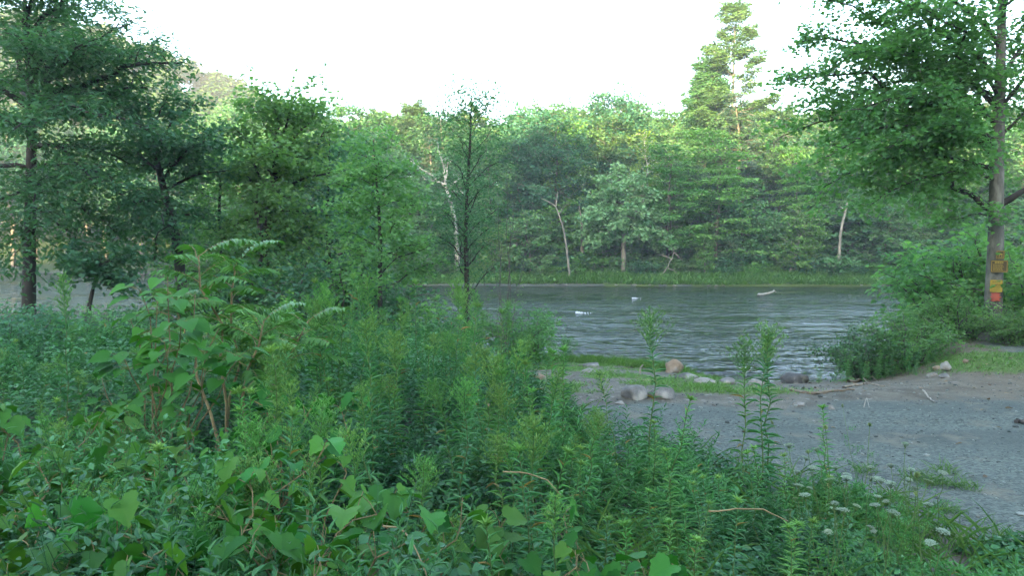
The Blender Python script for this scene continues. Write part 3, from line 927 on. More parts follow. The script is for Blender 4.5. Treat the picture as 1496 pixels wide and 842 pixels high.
def far_tree(name, kind, label, px, d, ytop, wide=1., group=None, rz=None, lean=0., cat='tree'):
    H, tm, cm = far_proto[kind]
    x = gx(px, d); z = gz1(x, d) - .1
    top = at(px, ytop, d)[2]
    s = (top - z) / H
    t = thing(name, label, cat, (x, d, z), rng.uniform(0, 6.28) if rz is None else rz, group)
    for nm, me in (('trunk', tm), ('crown', cm)):
        o = bpy.data.objects.new(nm, me); col.objects.link(o); o.parent = t
    t.scale = (s * wide, s * wide, s)
    if lean: t.rotation_euler = (0, lean, 0)
    return t


FT = [  # name, kind, label, px, d, ytop, wide, lean
    ('tall_pine', 'tall_pine', 'tallest tree, an open white pine rising above the far skyline in sunlight', 1068, 86, 14, 1.15, 0),
    ('pine_tree', 'pine', 'sunlit pale pine on the skyline between the twin-stemmed and wispy trees', 610, 98, 160, 1.2, 0),
    ('hemlock_tree', 'hemlock', 'dark grey-green hemlock in front of the tallest pine', 1078, 80, 128, 1.25, 0),
    ('pine_tree', 'pine', 'lower pine with level limbs beside the tall pine', 1028, 88, 100, 1.0, 0),
    ('slender_tree', 'slender', 'thin yellow-leaved tree with white trunk rising behind the pale sycamore', 938, 76, 192, .8, 0),
    ('slender_tree', 'slender_green', 'slim pale-trunked bright tree above the leaning bare trunk', 832, 78, 172, .95, 0),
    ('maple_tree', 'layered', 'bright green maple with layered boughs left of the hemlock', 975, 71.5, 205, 1.0, 0),
    ('maple_tree', 'layered', 'broadest bright layered maple, in front of the hemlock and tall pine', 1045, 71.8, 180, 1.15, 0),
    ('maple_tree', 'layered', 'layered bright maple right of the hemlock, above the small leaning bank tree', 1160, 76, 205, 1.0, 0),
    ('maple_tree', 'layered', 'yellow-green layered maple seen behind the signed maple trunk', 1385, 76, 225, 1.1, 0),
    ('bank_tree', 'small', 'little yellow-green tree with a pale straight trunk on the far bank grass', 1030, 69.6, 338, .75, 0),
    ('bank_tree', 'small', 'small bright tree leaning over the far bank left of the broken snag', 1152, 69.3, 305, 1.0, .22),
    ('bank_tree', 'small_blue', 'small leaning tree on the far bank near the layered maple', 1066, 70.5, 340, .7, .15),
    ('bank_tree', 'small_blue', 'low spreading tree right of the broken snag on the far bank', 1290, 69.8, 300, 1.25, 0),
    ('bank_tree', 'small_blue', 'low dense tree on the far bank behind the slim pointed tree', 590, 70.5, 265, 1.2, 0),
    ('bank_tree', 'small', 'low tree with pale flat sprays behind the bare grey stems', 725, 70.0, 335, 1.0, 0),
    ('bank_tree', 'small_blue', 'grey-green low tree left of the leaning bare trunk', 775, 70.2, 312, 1.15, 0),
    ('broad_tree', 'broad1', 'tall blue-green tree behind the pale sycamore on the skyline', 895, 86, 134, 1.0, 0),
    ('broad_tree', 'broad1', 'broad blue-green tree right of the wispy near tree', 775, 82, 160, 1.05, 0),
    ('broad_tree', 'broad0', 'mid-green tree between the white-trunked birch and wispy tree', 715, 78, 190, .9, 0),
    ('broad_tree', 'broad2', 'green tree between hemlock and broken snag', 1205, 77, 200, .95, 0),
    ('broad_tree', 'broad0', 'green tree over the low spreading tree right of the snag', 1295, 78, 190, 1.0, 0),
    ('broad_tree', 'broad2', 'green tree showing past the signed maple trunk at the picture edge', 1490, 76, 190, 1.0, 0),
    ('broad_tree', 'broad1', 'blue-green tree behind the slim pointed tree', 545, 84, 190, 1.0, 0),
    ('broad_tree', 'broad2', 'tall green tree on the skyline just right of the twin-stemmed crown', 512, 92, 158, 1.1, 0),
    ('broad_tree', 'broad0', 'rounded skyline tree left of the sunlit pale pine', 566, 94, 172, 1.1, 0),
    ('broad_tree', 'broad2', 'high skyline tree behind the twin-stemmed crown', 440, 100, 150, 1.1, 0),
    ('broad_tree', 'broad0', 'skyline tree between the far hill and the twin-stemmed crown', 352, 112, 158, 1.1, 0),
    ('broad_tree', 'broad2', 'skyline tree between the sunlit pale pine and the wispy tree', 652, 92, 172, 1.1, 0),
    ('broad_tree', 'broad0', 'tree across the river seen through the twin-stemmed crown', 450, 96, 200, 1.0, 0),
    ('broad_tree', 'broad2', 'tree across the river between leaning and twin-stemmed trees', 335, 108, 215, 1.0, 0),
]
for i, (nm, k, lab, px, d, yt, wd, ln) in enumerate(FT):
    far_tree(nm, k, lab, px, d, yt, wd, lean=ln)

# the packed wood behind: repeats
skyx = [-300, 0, 300, 420, 520, 600, 700, 760, 820, 880, 940, 1000, 1060, 1130, 1220, 1320, 1420, 1520, 1800]
skyy = [150, 155, 165, 168, 168, 172, 172, 160, 150, 142, 160, 152, 150, 150, 165, 150, 155, 150, 150]
for row, (dd, n, off) in enumerate(((80, 21, 0), (91, 23, 30), (104, 23, 12))):
    for i in range(n):
        px = -40 + (i + .5 * (row % 2)) * 1640 / n + rng.uniform(-18, 18)
        d = dd + rng.uniform(-3, 3)
        d = max(d, float(farsh(gx(px, d))) + 10 + row * 9)
        x = gx(px, d)
        yt = np.interp(px, skyx, skyy) + rng.uniform(-4, 34) + (22 if row == 0 else 0)
        k = rng.choice(['broad0', 'broad1', 'broad2', 'broad0', 'hemlock', 'layered', 'pine' if row else 'broad1'], p=[.2, .2, .2, .12, .12, .1, .06])
        far_tree('wood_tree', k, 'green tree packed in the wood behind the front row of the far bank', px, d, yt, rng.uniform(.85, 1.15), 'trees packed in the far wood')


for i in range(34):
    px = 300 + i * 36 + rng.uniform(-12, 12)
    d = float(farsh(gx(px, 72))) + rng.uniform(4.5, 9.5)
    far_tree('understory_tree', rng.choice(['small', 'small_blue', 'small_blue']), 'low leafy tree in the understory just behind the far bank scrub', px, d, rng.uniform(285, 345), rng.uniform(1.0, 1.5), 'understory trees along the far bank')


# feature trunks on the far bank
def bare_trunk(name, label, pts, d, rr, mat, prongs=(), cat='tree', foliage=None, lm=None, seed=9):
    r = np.random.default_rng(seed)
    base = at(*pts[0], d); base[2] = gz1(base[0], d) - .05
    t = thing(name, label, cat, base)
    P = [np.zeros(3)] + [at(a, b, d) - base for a, b in pts[1:]]
    w = MB(); l = MB()
    P = np.array(P)
    q = lerp_path(P, np.linspace(0, 1, 14)); q += r.normal(0, .03, q.shape)
    tube(w, q, np.linspace(rr * 1.1, rr * .55, 14), 8)
    for (t0, a, b, dd, r2) in prongs:
        p = path(lerp_path(P, t0), at(a, b, d + dd) - base, r, 6, .05, .04)
        tube(w, p, np.linspace(r2, r2 * .35, 6), 6)
        if foliage: foliate(r, l, w, p, r2 * .4, foliage)
    w.build('trunk', mat, t)
    if l.n: l.build('crown', lm, t, smooth=False)
    return t


bare_trunk('birch_tree', 'white-barked slanting birch trunk on the far bank left of the wispy tree', [(668, 398), (668, 360), (664, 320), (656, 285), (650, 270)], 72, .24, M['bark_white'],
           [(1, 620, 262, 0, .12), (1, 655, 232, .5, .12), (.9, 690, 250, -.5, .1), (.75, 630, 300, -1, .09), (.95, 600, 235, 1, .1), (.95, 640, 210, 0, .1), (.85, 690, 290, 1, .08)], foliage={**FO, 'nleaf': 30}, lm=M['pale_leaf'])
bare_trunk('leaning_tree', 'bare pale trunk leaning left from exposed roots at the far waterline', [(832, 416), (831, 390), (828, 360), (822, 330), (812, 302)], 68.3, .11, M['bark_pale'],
           [(1, 790, 290, 0, .07), (1, 815, 280, .3, .07), (.9, 835, 295, .3, .05), (0.03, 815, 416, -.4, .1), (.03, 843, 417, -.3, .08), (.03, 822, 418, -.8, .08)], seed=10)
bare_trunk('broken_tree', 'broken dead trunk with a forked top standing on the far bank', [(1223, 412), (1225, 380), (1228, 345), (1233, 315), (1238, 297)], 69.5, .16, M['bark_pale'],
           [(.82, 1226, 302, -.2, .12)], seed=11)
bare_trunk('sycamore_tree', 'pale-leaved sycamore with forked white limbs near the middle of the far bank', [(911, 405), (911, 370), (911, 335), (913, 300), (908, 262)], 69.8, .24, M['bark_pale'],
           [(.62, 880, 292, -.3, .15), (.58, 950, 318, .2, .12), (.75, 925, 262, .2, .12)] + [(t_, px_, py_, dd_, .07) for t_, px_, py_, dd_ in (
               (.7, 850, 318, -1), (.7, 845, 345, 1), (.75, 862, 285, .5), (.8, 885, 262, -1.5), (.9, 905, 246, 0), (.85, 935, 262, 1.5), (.8, 955, 285, -1), (.7, 968, 320, 0), (.65, 975, 350, -1),
               (.6, 960, 362, 1), (.6, 872, 362, -1.2), (.7, 900, 330, -2.6), (.75, 930, 310, -2.6), (.7, 870, 320, -2.2), (.8, 905, 280, -2.4), (.62, 935, 350, -2.2))],
           foliage={**FO, 'nleaf': 60, 'll': .36, 'inner': .3, 'lw': .95, 'slen': 1.4, 'sec': 2.0}, lm=M['pale_leaf'], seed=12)
bare_trunk('slim_tree', 'slim dark straight trunk under the layered maple boughs', [(980, 398), (980, 360), (980, 316)], 72.5, .14, M['bark_far'], seed=13)
bare_trunk('bank_tree', 'grey trunk between the leaning trunk and pale sycamore', [(853, 395), (851, 360), (850, 330)], 71.5, .2, M['bark_far'], [(1, 846, 300, 0, .12)], seed=14)
t = bare_trunk('dead_branch', 'fallen bleached branch hanging down the far bank below the layered maple', [(958, 412), (972, 396), (983, 375), (986, 352)], 68.8, .05, M['driftwood'],
               [(.6, 960, 372, .2, .06), (.75, 996, 380, .2, .05), (.85, 966, 360, .1, .05), (.4, 995, 404, .1, .04)], cat='branch', seed=15)

# hillside woods far off: nobody could count them
def crown_blob(r, P, s, n, mb, ll):
    u = unit(r.normal(0, 1, (n, 3))); u[:, 2] = np.abs(u[:, 2]) * 1.1 - .15
    rad = r.uniform(.55, 1.05, n) ** .6
    lump = 1 + .28 * np.sin(u[:, 0] * 5 + P[0]) * np.sin(u[:, 1] * 5 + P[1]) * np.cos(u[:, 2] * 4)
    Q = P + u * (rad * lump)[:, None] * s * np.array([1, 1, 1.15])
    az = r.uniform(0, 6.283, n)
    A = np.stack([np.cos(az), np.sin(az), r.uniform(-.7, .3, n)], -1)
    leaves(mb, Q, A, unit(u + np.array([0, 0, .5]) + r.normal(0, .5, (n, 3))), ll * r.uniform(.6, 1.3, n), ll * r.uniform(.5, 1., n), T_DIA, np.clip(r.uniform(.0, .6) + .4 * r.random(n), 0, 1))


def hill_woods():
    r = np.random.default_rng(300)
    mb = MB()
    k = 0
    while k < 620:
        d = 120 + 250 * r.random() ** 1.3; px = r.uniform(-120, 1620)
        x = gx(px, d)
        if d < farsh(x) + 14: continue
        if px > 420 and d > 210 and not px > 1250: continue
        z = gz1(x, d); s = r.uniform(3.4, 5.6)
        k += 1
        crown_blob(r, np.array([x, d, z + s * 1.35 + 3]), s, int(520 * (1.4 - d / 500)), mb, .95 + d / 300)
    o = mb.build('hillside_woods', M['hill_leaf'], None, False)
    tag(o, 'unbroken woods covering the far hillside, sunlit near the top', kind='stuff')


hill_woods()

# ---- far bank: low bushes, grass, stones
wb, lb = make_shrub(120, 1.6, 1.7, 16, {**OS, 'sec': 2.4, 'slen': .7, 'nleaf': 22, 'll': .24, 'spread': .17, 'wmin': .01, 'T': T_DIA})
pb = None
fx = np.linspace(380, 1520, 50)
for i, px in enumerate(fx):
    px = px + rng.uniform(-10, 10)
    d0 = float(farsh(gx(px, 70)))
    d = d0 + rng.uniform(2.2, 5.0)
    x = gx(px, d); s = rng.uniform(.5, 1.35)
    lab = 'bush in the low scrub lining the far bank'
    if pb is None:
        pb = shrub('bank_bush', lab, x, d, wb, lb, M['bright_leaf'], M['bark_far'], 'bushes lining the far bank'); o = pb; fm_ = {}
        fol = [c for c in pb.children if c.name.startswith('foliage')][0].data
        for mt in ('bright_leaf', 'far_leaf', 'far_leaf_blue'):
            me = fol.copy(); me.materials.clear(); me.materials.append(M[mt]); fm_[mt] = me
    else:
        o = copy_tree(pb, lab, 'bushes lining the far bank')
    o.location = (x, d, gz1(x, d) - .1); o.rotation_euler = (0, 0, i * 2.1); o.scale = (s * 1.2, s * 1.2, s)
    for ch in o.children:
        if ch.name.startswith('foliage'): ch.data = fm_[('bright_leaf', 'far_leaf', 'far_leaf_blue')[int(rng.integers(0, 3))]]


def blades(mb, r, X, Y, h, wd, lean=.5, z=None, tint=None):
    n = len(X)
    Zz = gz(X, Y) if z is None else z
    az = r.uniform(0, 6.283, n)
    A = np.stack([np.cos(az) * lean * r.random(n), np.sin(az) * lean * r.random(n), np.ones(n)], -1)
    Nn = np.stack([-np.cos(az), -np.sin(az), np.zeros(n) + .2], -1)
    leaves(mb, np.stack([X, Y, Zz - .01], -1), A, Nn, h * r.uniform(.55, 1.25, n), wd, T_BLADE, r.random(n) if tint is None else tint)


def far_grass():
    r = np.random.default_rng(310)
    mb = MB()
    n = 48000
    X = r.uniform(-45, 52, n); Y = farsh(X) + .25 + 5.5 * r.random(n) ** 1.3
    blades(mb, r, X, Y, .65, .16, .9)
    tag(mb.build('bank_grass', leaf_mat('bank_grass', (.085, .22, .05), (.19, .36, .10), trans=.3), None, False), 'rough pale grass along the foot of the far bank', kind='stuff')


far_grass()


def gp(px, py, lift=.02):
    """point on the ground seen at that pixel"""
    d = 4.
    while d < 60:
        p = at(px, py, d)
        if p[2] <= gz1(p[0], d): break
        d += .05
    return np.array([p[0], d, gz1(p[0], d) + lift])


# ---------------------------------------------------------------- rocks
def rock_mesh(seed, sx, sy, sz, mat, n=3, rough=.16):
    import bmesh
    r = np.random.default_rng(seed)
    bm = bmesh.new(); bmesh.ops.create_icosphere(bm, subdivisions=n, radius=1)
    V = np.array([v.co[:] for v in bm.verts]); F = np.array([[v.index for v in f.verts] for f in bm.faces]); bm.free()
    # cut with random planes for facets, then lumps
    for k in range(14):
        nrm = unit(r.normal(0, 1, 3)); c = r.uniform(.5, .9)
        dd = V @ nrm
        V = V - np.clip(dd - c, 0, None)[:, None] * nrm * .95
    ph = r.uniform(0, 6, 3)
    V = V * (1 + rough * .5 * (np.sin(V[:, 0:1] * 3 + ph[0]) * np.cos(V[:, 1:2] * 3.4 + ph[1]) + .5 * np.sin(V[:, 2:3] * 7 + V[:, 0:1] * 5 + ph[2])))
    V *= np.array([sx, sy, sz]) / 2
    mb = MB(); mb.add(V, F)
    return mb.mesh('rock', mat, True)


ROCKS = [  # px, py of centre, d, width px, height px, material, label
    (983, 541, 15.2, 30, 22, 'rock_tan', 'tan-sided boulder beside the grass clump at the water edge'),
    (926, 572, 12.6, 40, 24, 'rock_grey', 'large flat grey stone behind the tallest lone weed stalk'),
    (966, 573, 12.6, 42, 20, 'rock_grey', 'broad grey slab touching the edge of the gravel, right of a similar stone'),
    (865, 544, 15.0, 34, 6, 'rock_pale', 'thin pale slab lying in the bank grass'),
    (755, 549, 14.6, 38, 14, 'rock_tan', 'tan flat rock half hidden by the thicket'),
    (790, 551, 14.5, 24, 11, 'rock_tan', 'smaller tan rock beside the thicket on the bank'),
    (862, 525, 17.8, 42, 7, 'rock_grey', 'long low grey rock at the grassy water edge'),
    (1030, 557, 14.8, 32, 11, 'rock_pale', 'pale rounded stone at the edge of the brown pool'),
    (1060, 557, 14.9, 28, 12, 'rock_grey', 'grey rounded stone next in line along the pool edge'),
    (1103, 560, 14.6, 26, 11, 'rock_pale', 'pale stone behind the pair of tall weed stalks'),
    (1125, 562, 14.3, 20, 9, 'rock_grey', 'small grey stone right of the paired weed stalks'),
    (1162, 541, 16.0, 44, 22, 'rock_dark', 'largest dark boulder standing in the water by the gravel ramp'),
    (1170, 549, 15.4, 28, 11, 'rock_grey', 'lower grey stone leaning on the dark water boulder'),
    (1157, 558, 14.4, 20, 6, 'rock_pale', 'small pale flat stone below the dark water boulder'),
    (1253, 543, 13.9, 30, 18, 'rock_dark', 'dark boulder tucked under the bank bush'),
    (1168, 590, 11.2, 22, 6, 'rock_pale', 'pale flat stone sitting on the gravel edge'),
    (1362, 547, 12.6, 16, 8, 'rock_pale', 'small pale stone at the near side of the stone heap on the verge'),
    (1381, 540, 12.8, 19, 12, 'rock_pale', 'tilted pale stone at the centre of the verge stone heap'),
    (1371, 533, 13.2, 15, 8, 'rock_tan', 'brownish stone at the back of the verge stone heap'),
    (1380, 549, 12.5, 19, 7, 'rock_grey', 'flat dark-grey stone at the front of the verge heap'),
    (1411, 534, 13.0, 11, 9, 'rock_tan', 'single tan stone apart from the heap on the verge grass'),
    (1000, 549, 16.2, 40, 12, 'rock_dark', 'wet dark stone at the pool edge by the grass clump'),
    (1043, 547, 16.6, 9, 5, 'rock_pale', 'tiny pale stone poking out of the brown pool'),
    (945, 556, 14.0, 22, 5, 'rock_tan', 'low tan stone in the dirt between the grass patches'),
    (905, 590, 11.3, 16, 4, 'rock_pale', 'small pale stone at the upper gravel edge behind the weeds'),
    (1215, 598, 10.6, 12, 3, 'rock_pale', 'thin white stone chip lying on the gravel'),
    (505 + 0, 0, 0, 0, 0, '', ''),
]
for i, (px, py, d, wp, hp, mt, lab) in enumerate(ROCKS):
    if not lab: continue
    if py > 545 or 'bush' in lab: d = gp(px, py + hp * .4, 0)[1]
    sx = wp / FPX * d; sz = max(hp / FPX * d * 1.4, .08)
    me = rock_mesh(400 + i, sx * 1.1, sx * .85, sz, M[mt])
    p = at(px, py, d)
    o = bpy.data.objects.new('rock', me); col.objects.link(o)
    z = gz1(p[0], d)
    o.location = (p[0], d, max(z, WZ - .15) + sz * .13); o.rotation_euler = (rng.uniform(-.1, .1), rng.uniform(-.12, .12), rng.uniform(-.5, .5))
    if 'tilted' in lab: o.rotation_euler = (.1, .35, .2); o.location.z += .06
    tag(o, lab, 'rock')

sm = [rock_mesh(450 + i, 1, .8, .6, M['rock_pale' if i % 2 else 'rock_grey'], 2) for i in range(4)]
for i in range(44):
    px = rng.uniform(570, 1340)
    d = float(farsh(gx(px, 67))) + rng.uniform(-.1, .8)
    x = gx(px, d); s = rng.uniform(.2, .65)
    o = bpy.data.objects.new('bank_stone', sm[i % 4]); col.objects.link(o)
    o.location = (x, d, max(gz1(x, d), WZ) + .05 * s); o.scale = (s * rng.uniform(.9, 1.7), s, s * .75); o.rotation_euler = (0, 0, rng.uniform(0, 6))
    tag(o, 'pale stone in the line along the far waterline', 'stone', 'stones along the far waterline')


def stick(label, pts, r0, mat, name='stick', cat='stick', seed=1, forks=()):
    r = np.random.default_rng(seed)
    P = np.array(pts, float)
    q = lerp_path(P, np.linspace(0, 1, 10)); q += r.normal(0, r0 * .35, q.shape)
    mb = MB(); tube(mb, q, np.linspace(r0, r0 * .5, 10), 7)
    for t0, e, rr in forks: tube(mb, path(lerp_path(q, t0), e, r, 5, 0, .05), np.linspace(rr, rr * .4, 5), 5)
    c = q.mean(0)
    for v in mb.v: v -= c
    return tag(mb.build(name, mat, loc=c), label, cat)


stick('bleached log floating on the water near the far bank', [at(1108, 435.5, 51) * (1, 1, 0) + (0, 0, WZ + .03), at(1134, 432.5, 53) * (1, 1, 0) + (0, 0, WZ + .22)], .11, M['driftwood'], 'driftwood_log', 'log', 2)
stick('long dark branch lying across the dirt ramp', [gp(1152, 572), gp(1185, 577), gp(1222, 573), gp(1248, 573)], .028, M['dead_stick'], 'branch', 'branch', 3, [(.4, gp(1200, 582, .05), .015)])
stick('dry brown branch fallen below the bank bush', [gp(1240, 560), gp(1262, 556), gp(1285, 551)], .03, M['dead_stick'], 'branch', 'branch', 4, [(.5, gp(1270, 565, .03), .015)])
stick('short dry stick between the bush branch and the gravel', [gp(1232, 568), gp(1268, 562), gp(1292, 566)], .02, M['dead_stick'], 'branch', 'branch', 5)
stick('pale weathered stick slanting on the dirt near the gravel', [gp(1348, 577, .06), gp(1358, 585), gp(1366, 591)], .014, M['driftwood'], 'stick', 'stick', 6)
stick('bent pale twig standing at the gravel edge', [gp(1262, 598), gp(1266, 594, .12), gp(1270, 600)], .007, M['driftwood'], 'twig', 'twig', 7)
stick('small dark stick on gravel at the picture edge', [gp(1484, 618), gp(1500, 623)], .03, M['bark_dark'], 'stick', 'stick', 8)
stick('thin pale root standing beside the tan boulder', [gp(934, 548, .0), gp(936, 548, .14), gp(940, 548, .2)], .02, M['driftwood'], 'root', 'root', 9)


# white water over hidden stones
def foam(label, px, py, w, h, seed):
    r = np.random.default_rng(seed)
    d = FPX * (CAMZ - WZ) / (py - 370)
    x = gx(px, d)
    mb = MB()
    sx = w / FPX * d
    for k in range(34):
        t = r.random() ** 1.5
        cx = -sx * .45 + sx * .95 * t; rr = sx * .075 * (1 - .7 * t) * r.uniform(.3, 1.1)
        n = 9; a = np.linspace(0, 6.283, n, endpoint=False); q = r.uniform(.7, 1.2, n)
        cy = r.normal(0, sx * .22)
        hh = h * .5 * (1 - t) ** 2 * r.uniform(.2, 1)
        ring = np.stack([cx + rr * 1.5 * q * np.cos(a), cy + rr * q * np.sin(a), np.zeros(n) - .03], -1)
        mb.add(np.vstack([ring, [[cx, cy, hh + .03]], ring * (1, 1, 0) * .5 + np.array([cx, cy, hh * .7 + .02]) * (.5, .5, 1)]),
               [(i, (i + 1) % n, n) for i in range(n)])
    o = mb.build('white_water', M['foam'], loc=(x, d, WZ))
    tag(o, label, kind='stuff')


foam('white water breaking over a hidden stone in mid river', 853, 457.5, 24, .1, 1)
foam('small white ripple on the river below the pale sycamore', 930, 436, 14, .07, 2)

# ================================================================ NEAR GROUND COVER
def near_grass():
    r = np.random.default_rng(500)
    mb = MB()
    n = 120000
    X = r.uniform(-3, 13, n); Y = r.uniform(9.5, 20.5, n)
    gmk, dmk, _ = masks(X, Y)
    k = (r.random(n) < gmk * .8) & (gz(X, Y) > WZ + .05)
    X, Y = X[k], Y[k]
    tall = np.where(X > 6, .08, .05 + .16 * fnoise(X, Y, .7) ** 2)
    blades(mb, r, X, Y, tall, .012, .9)
    for (cx, cy, rad, n2) in ((.6, 19.6, .9, 900), (2.0, 19.4, .7, 700), (3.2, 17.8, .5, 600), (3.6, 16.2, .35, 500), (-.6, 19.0, .9, 900), (2.6, 18.9, .5, 400)):
        x2, y2 = cx + r.normal(0, rad * .6, n2), cy + r.normal(0, rad * .35, n2)
        blades(mb, r, x2, y2, .26, .014, .8)
    tag(mb.build('verge_grass', M['grass'], None, False), 'short bright grass on the river bank and under the maple', kind='stuff')


near_grass()


def gravel_stones():
    import bmesh
    r = np.random.default_rng(510)
    bm = bmesh.new(); bmesh.ops.create_icosphere(bm, subdivisions=1, radius=1)
    V0 = np.array([v.co[:] for v in bm.verts]); F0 = np.array([[v.index for v in f.verts] for f in bm.faces]); bm.free()
    n = 9000
    Y = 3.6 + 8.5 * r.random(n) ** 1.35; X = r.uniform(-.5, 11, n)
    k = (thick(X, Y) < .7) & (X < Y * .75 + .3) & (Y < topedge(X) + 2)
    X, Y = X[k], Y[k]; n = len(X)
    s = np.clip(r.lognormal(-4.9, .5, n), .003, .045)
    S = s[:, None] * np.stack([r.uniform(.8, 1.5, n), r.uniform(.7, 1.2, n), r.uniform(.35, .8, n)], -1)
    a = r.uniform(0, 6.28, n); ca, sa = np.cos(a), np.sin(a)
    V = V0[None] * (1 + .25 * r.normal(0, 1, (n, len(V0), 1)).clip(-1, 1) * .6) * S[:, None]
    V = np.stack([V[..., 0] * ca[:, None] - V[..., 1] * sa[:, None], V[..., 0] * sa[:, None] + V[..., 1] * ca[:, None], V[..., 2]], -1)
    V = V + np.stack([X, Y, gz(X, Y) + s * .2], -1)[:, None]
    F = F0[None] + (np.arange(n) * len(V0))[:, None, None]
    mb = MB(); mb.add(V.reshape(-1, 3), F.reshape(-1, 3), np.repeat(r.random(n), len(F0)))
    tag(mb.build('gravel', leaf_free('gravel_stone'), None, False), 'loose grey gravel strewn over the pull-off', kind='stuff')


def leaf_free(name):
    m, nt, N = nodes_of(name)
    a = N('ShaderNodeAttribute', attribute_name='tint')
    p = N('ShaderNodeBsdfPrincipled'); p.inputs['Roughness'].default_value = .85
    nt.links.new(mixc(nt, N, math_(nt, N, 'POWER', a.outputs['Fac'], 1.6), (.03, .04, .036), (.2, .23, .2)), p.inputs['Base Color'])
    o = N('ShaderNodeOutputMaterial'); nt.links.new(p.outputs[0], o.inputs[0]); return m


gravel_stones()


def litter():
    r = np.random.default_rng(515)
    mb = MB()
    n = 420
    Y = r.uniform(5.5, 14, n); X = r.uniform(.8, 11, n)
    k = (thick(X, Y) < .5) & (r.random(n) < .25 + .75 * sstep(8, 11, Y)) & (gz(X, Y) > WZ + .1)
    X, Y = X[k], Y[k]; n = len(X)
    a = r.uniform(0, 6.28, n)
    leaves(mb, np.stack([X, Y, gz(X, Y) + .012], -1), np.stack([np.cos(a), np.sin(a), r.uniform(-.1, .35, n)], -1), unit(np.array([0, 0, 1.]) + r.normal(0, .4, (n, 3))), r.uniform(.03, .09, n), r.uniform(.012, .05, n), T_OVATE, r.random(n))
    tag(mb.build('leaf_litter', leaf_mat('dry_leaf', (.05, .035, .02), (.2, .16, .09), trans=.1), None, False), 'dry leaf litter and bark scraps strewn on gravel and dirt', kind='stuff')


litter()


def under_h(x, y):
    """height of the leafy undergrowth"""
    t = thick(x, y)
    left = sstep(1.2, -.6, x + .12 * (y - 5))
    h = .38 + .5 * left + .15 * sstep(5, 2.5, y)
    h = h * (.14 + 1.05 * sstep(.28, .72, fnoise(x + 3, y + 8, 1.15, 2)))
    h = h * (1 - .6 * np.exp(-((x + 2.6) / .75) ** 2 - ((y - 6.0) / 1.0) ** 2) - .6 * np.exp(-((x + .75) / .4) ** 2 - ((y - 5.4) / .8) ** 2))
    edge = sstep(0, .9, t)
    lo = np.interp(x, [1.2, 2.2, 3.2], [1, .6, .4])
    return h * edge * lo


def undergrowth():
    r = np.random.default_rng(520)
    mb, st = MB(), MB()
    n = 21000
    Y = 2.25 + 18 * r.random(n) ** 1.75
    X = r.uniform(-1, 1, n) * (Y * .76 + .8)
    k = (X < 4) & (r.random(n) < thick(X, Y)) & (Y < shore(X) - .3)
    X, Y = X[k], Y[k]
    H = under_h(X, Y) * r.uniform(.55, 1.25, len(X))
    k = H > .07; X, Y, H = X[k], Y[k], H[k]
    kindn = fnoise(X + 21, Y + 4, 1.0, 2) + r.normal(0, .05, len(X))
    hue = fnoise(X + 2, Y + 14, .6, 2)
    for kind in (0, 1, 2):
        q = (kindn < .42) if kind == 0 else ((kindn >= .42) & (kindn < .57)) if kind == 1 else (kindn >= .57)
        x, y, h, hu = X[q], Y[q], np.minimum(H[q] * (.9, 1.2, 1.0)[kind], r.uniform(.75, 1.2, q.sum()) - .25 * sstep(-2.5, -5, X[q])), hue[q]
        n = len(x); zg = gz(x, y)
        lx, ly = r.normal(0, .2, n) * h, r.normal(0, .2, n) * h
        big = np.clip(y / 7, 1, 2.4)
        per = (20, 28, 17)[kind]
        ph = r.uniform(0, 6.28, n)
        for j in range(per):
            t = .2 + .8 * (j + r.random(n) * .4) / per
            az = ph + ((j % 2) * math.pi + (j // 2) * 1.57 if kind == 2 else j * 2.39996) + r.normal(0, .2, n)
            el = (r.uniform(-.3, .35, n), .15 + .8 * t + r.normal(0, .15, n), r.uniform(-.35, .3, n) + .5 * (t > .9))[kind]
            A = np.stack([np.cos(az) * np.cos(el), np.sin(az) * np.cos(el), np.sin(el)], -1)
            P = np.stack([x + lx * t * t, y + ly * t * t, zg + h * t], -1) + A * (.025 if kind != 1 else .004)
            ln = (r.uniform(.03, .065, n), r.uniform(.07, .115, n) * (1.2 - .6 * t), r.uniform(.045, .08, n) * (1.15 - .4 * t))[kind] * big
            wdt = ln * (r.uniform(.6, .85, n), r.uniform(.17, .24, n), r.uniform(.38, .5, n))[kind]
            Nn = unit(np.array([0, 0, 1.]) - A * A[:, 2:3] + r.normal(0, (.4, .2, .25)[kind], (n, 3)))
            leaves(mb, P, A, Nn, ln, wdt, (T_HEART if False else T_OVATE, T_LANCE, T_OVATE)[kind], (r.random(n) < .012) * .35 + np.clip(.15 * r.random(n) + 1.5 * (hu - .18) * (.15 + .9 * t) + (-.12, .12, 0)[kind], 0, 1))  # leaves low on each shoot coloured darker, painting in the shade deep inside
        near = np.where(y < 5.5)[0]
        for i in near[::2]:
            tube(st, np.array([[x[i], y[i], zg[i]], [x[i] + lx[i] * .25, y[i] + ly[i] * .25, zg[i] + h[i] * .5], [x[i] + lx[i], y[i] + ly[i], zg[i] + h[i]]]), (.003, .0025, .0012), 3, .2)
    mb.v += st.v; mb.t += st.t; mb.f += [f + mb.n for f in st.f]; mb.n += st.n
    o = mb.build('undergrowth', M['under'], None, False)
    tag(o, 'tangled leafy undergrowth filling the roadside thicket', kind='stuff')


undergrowth()


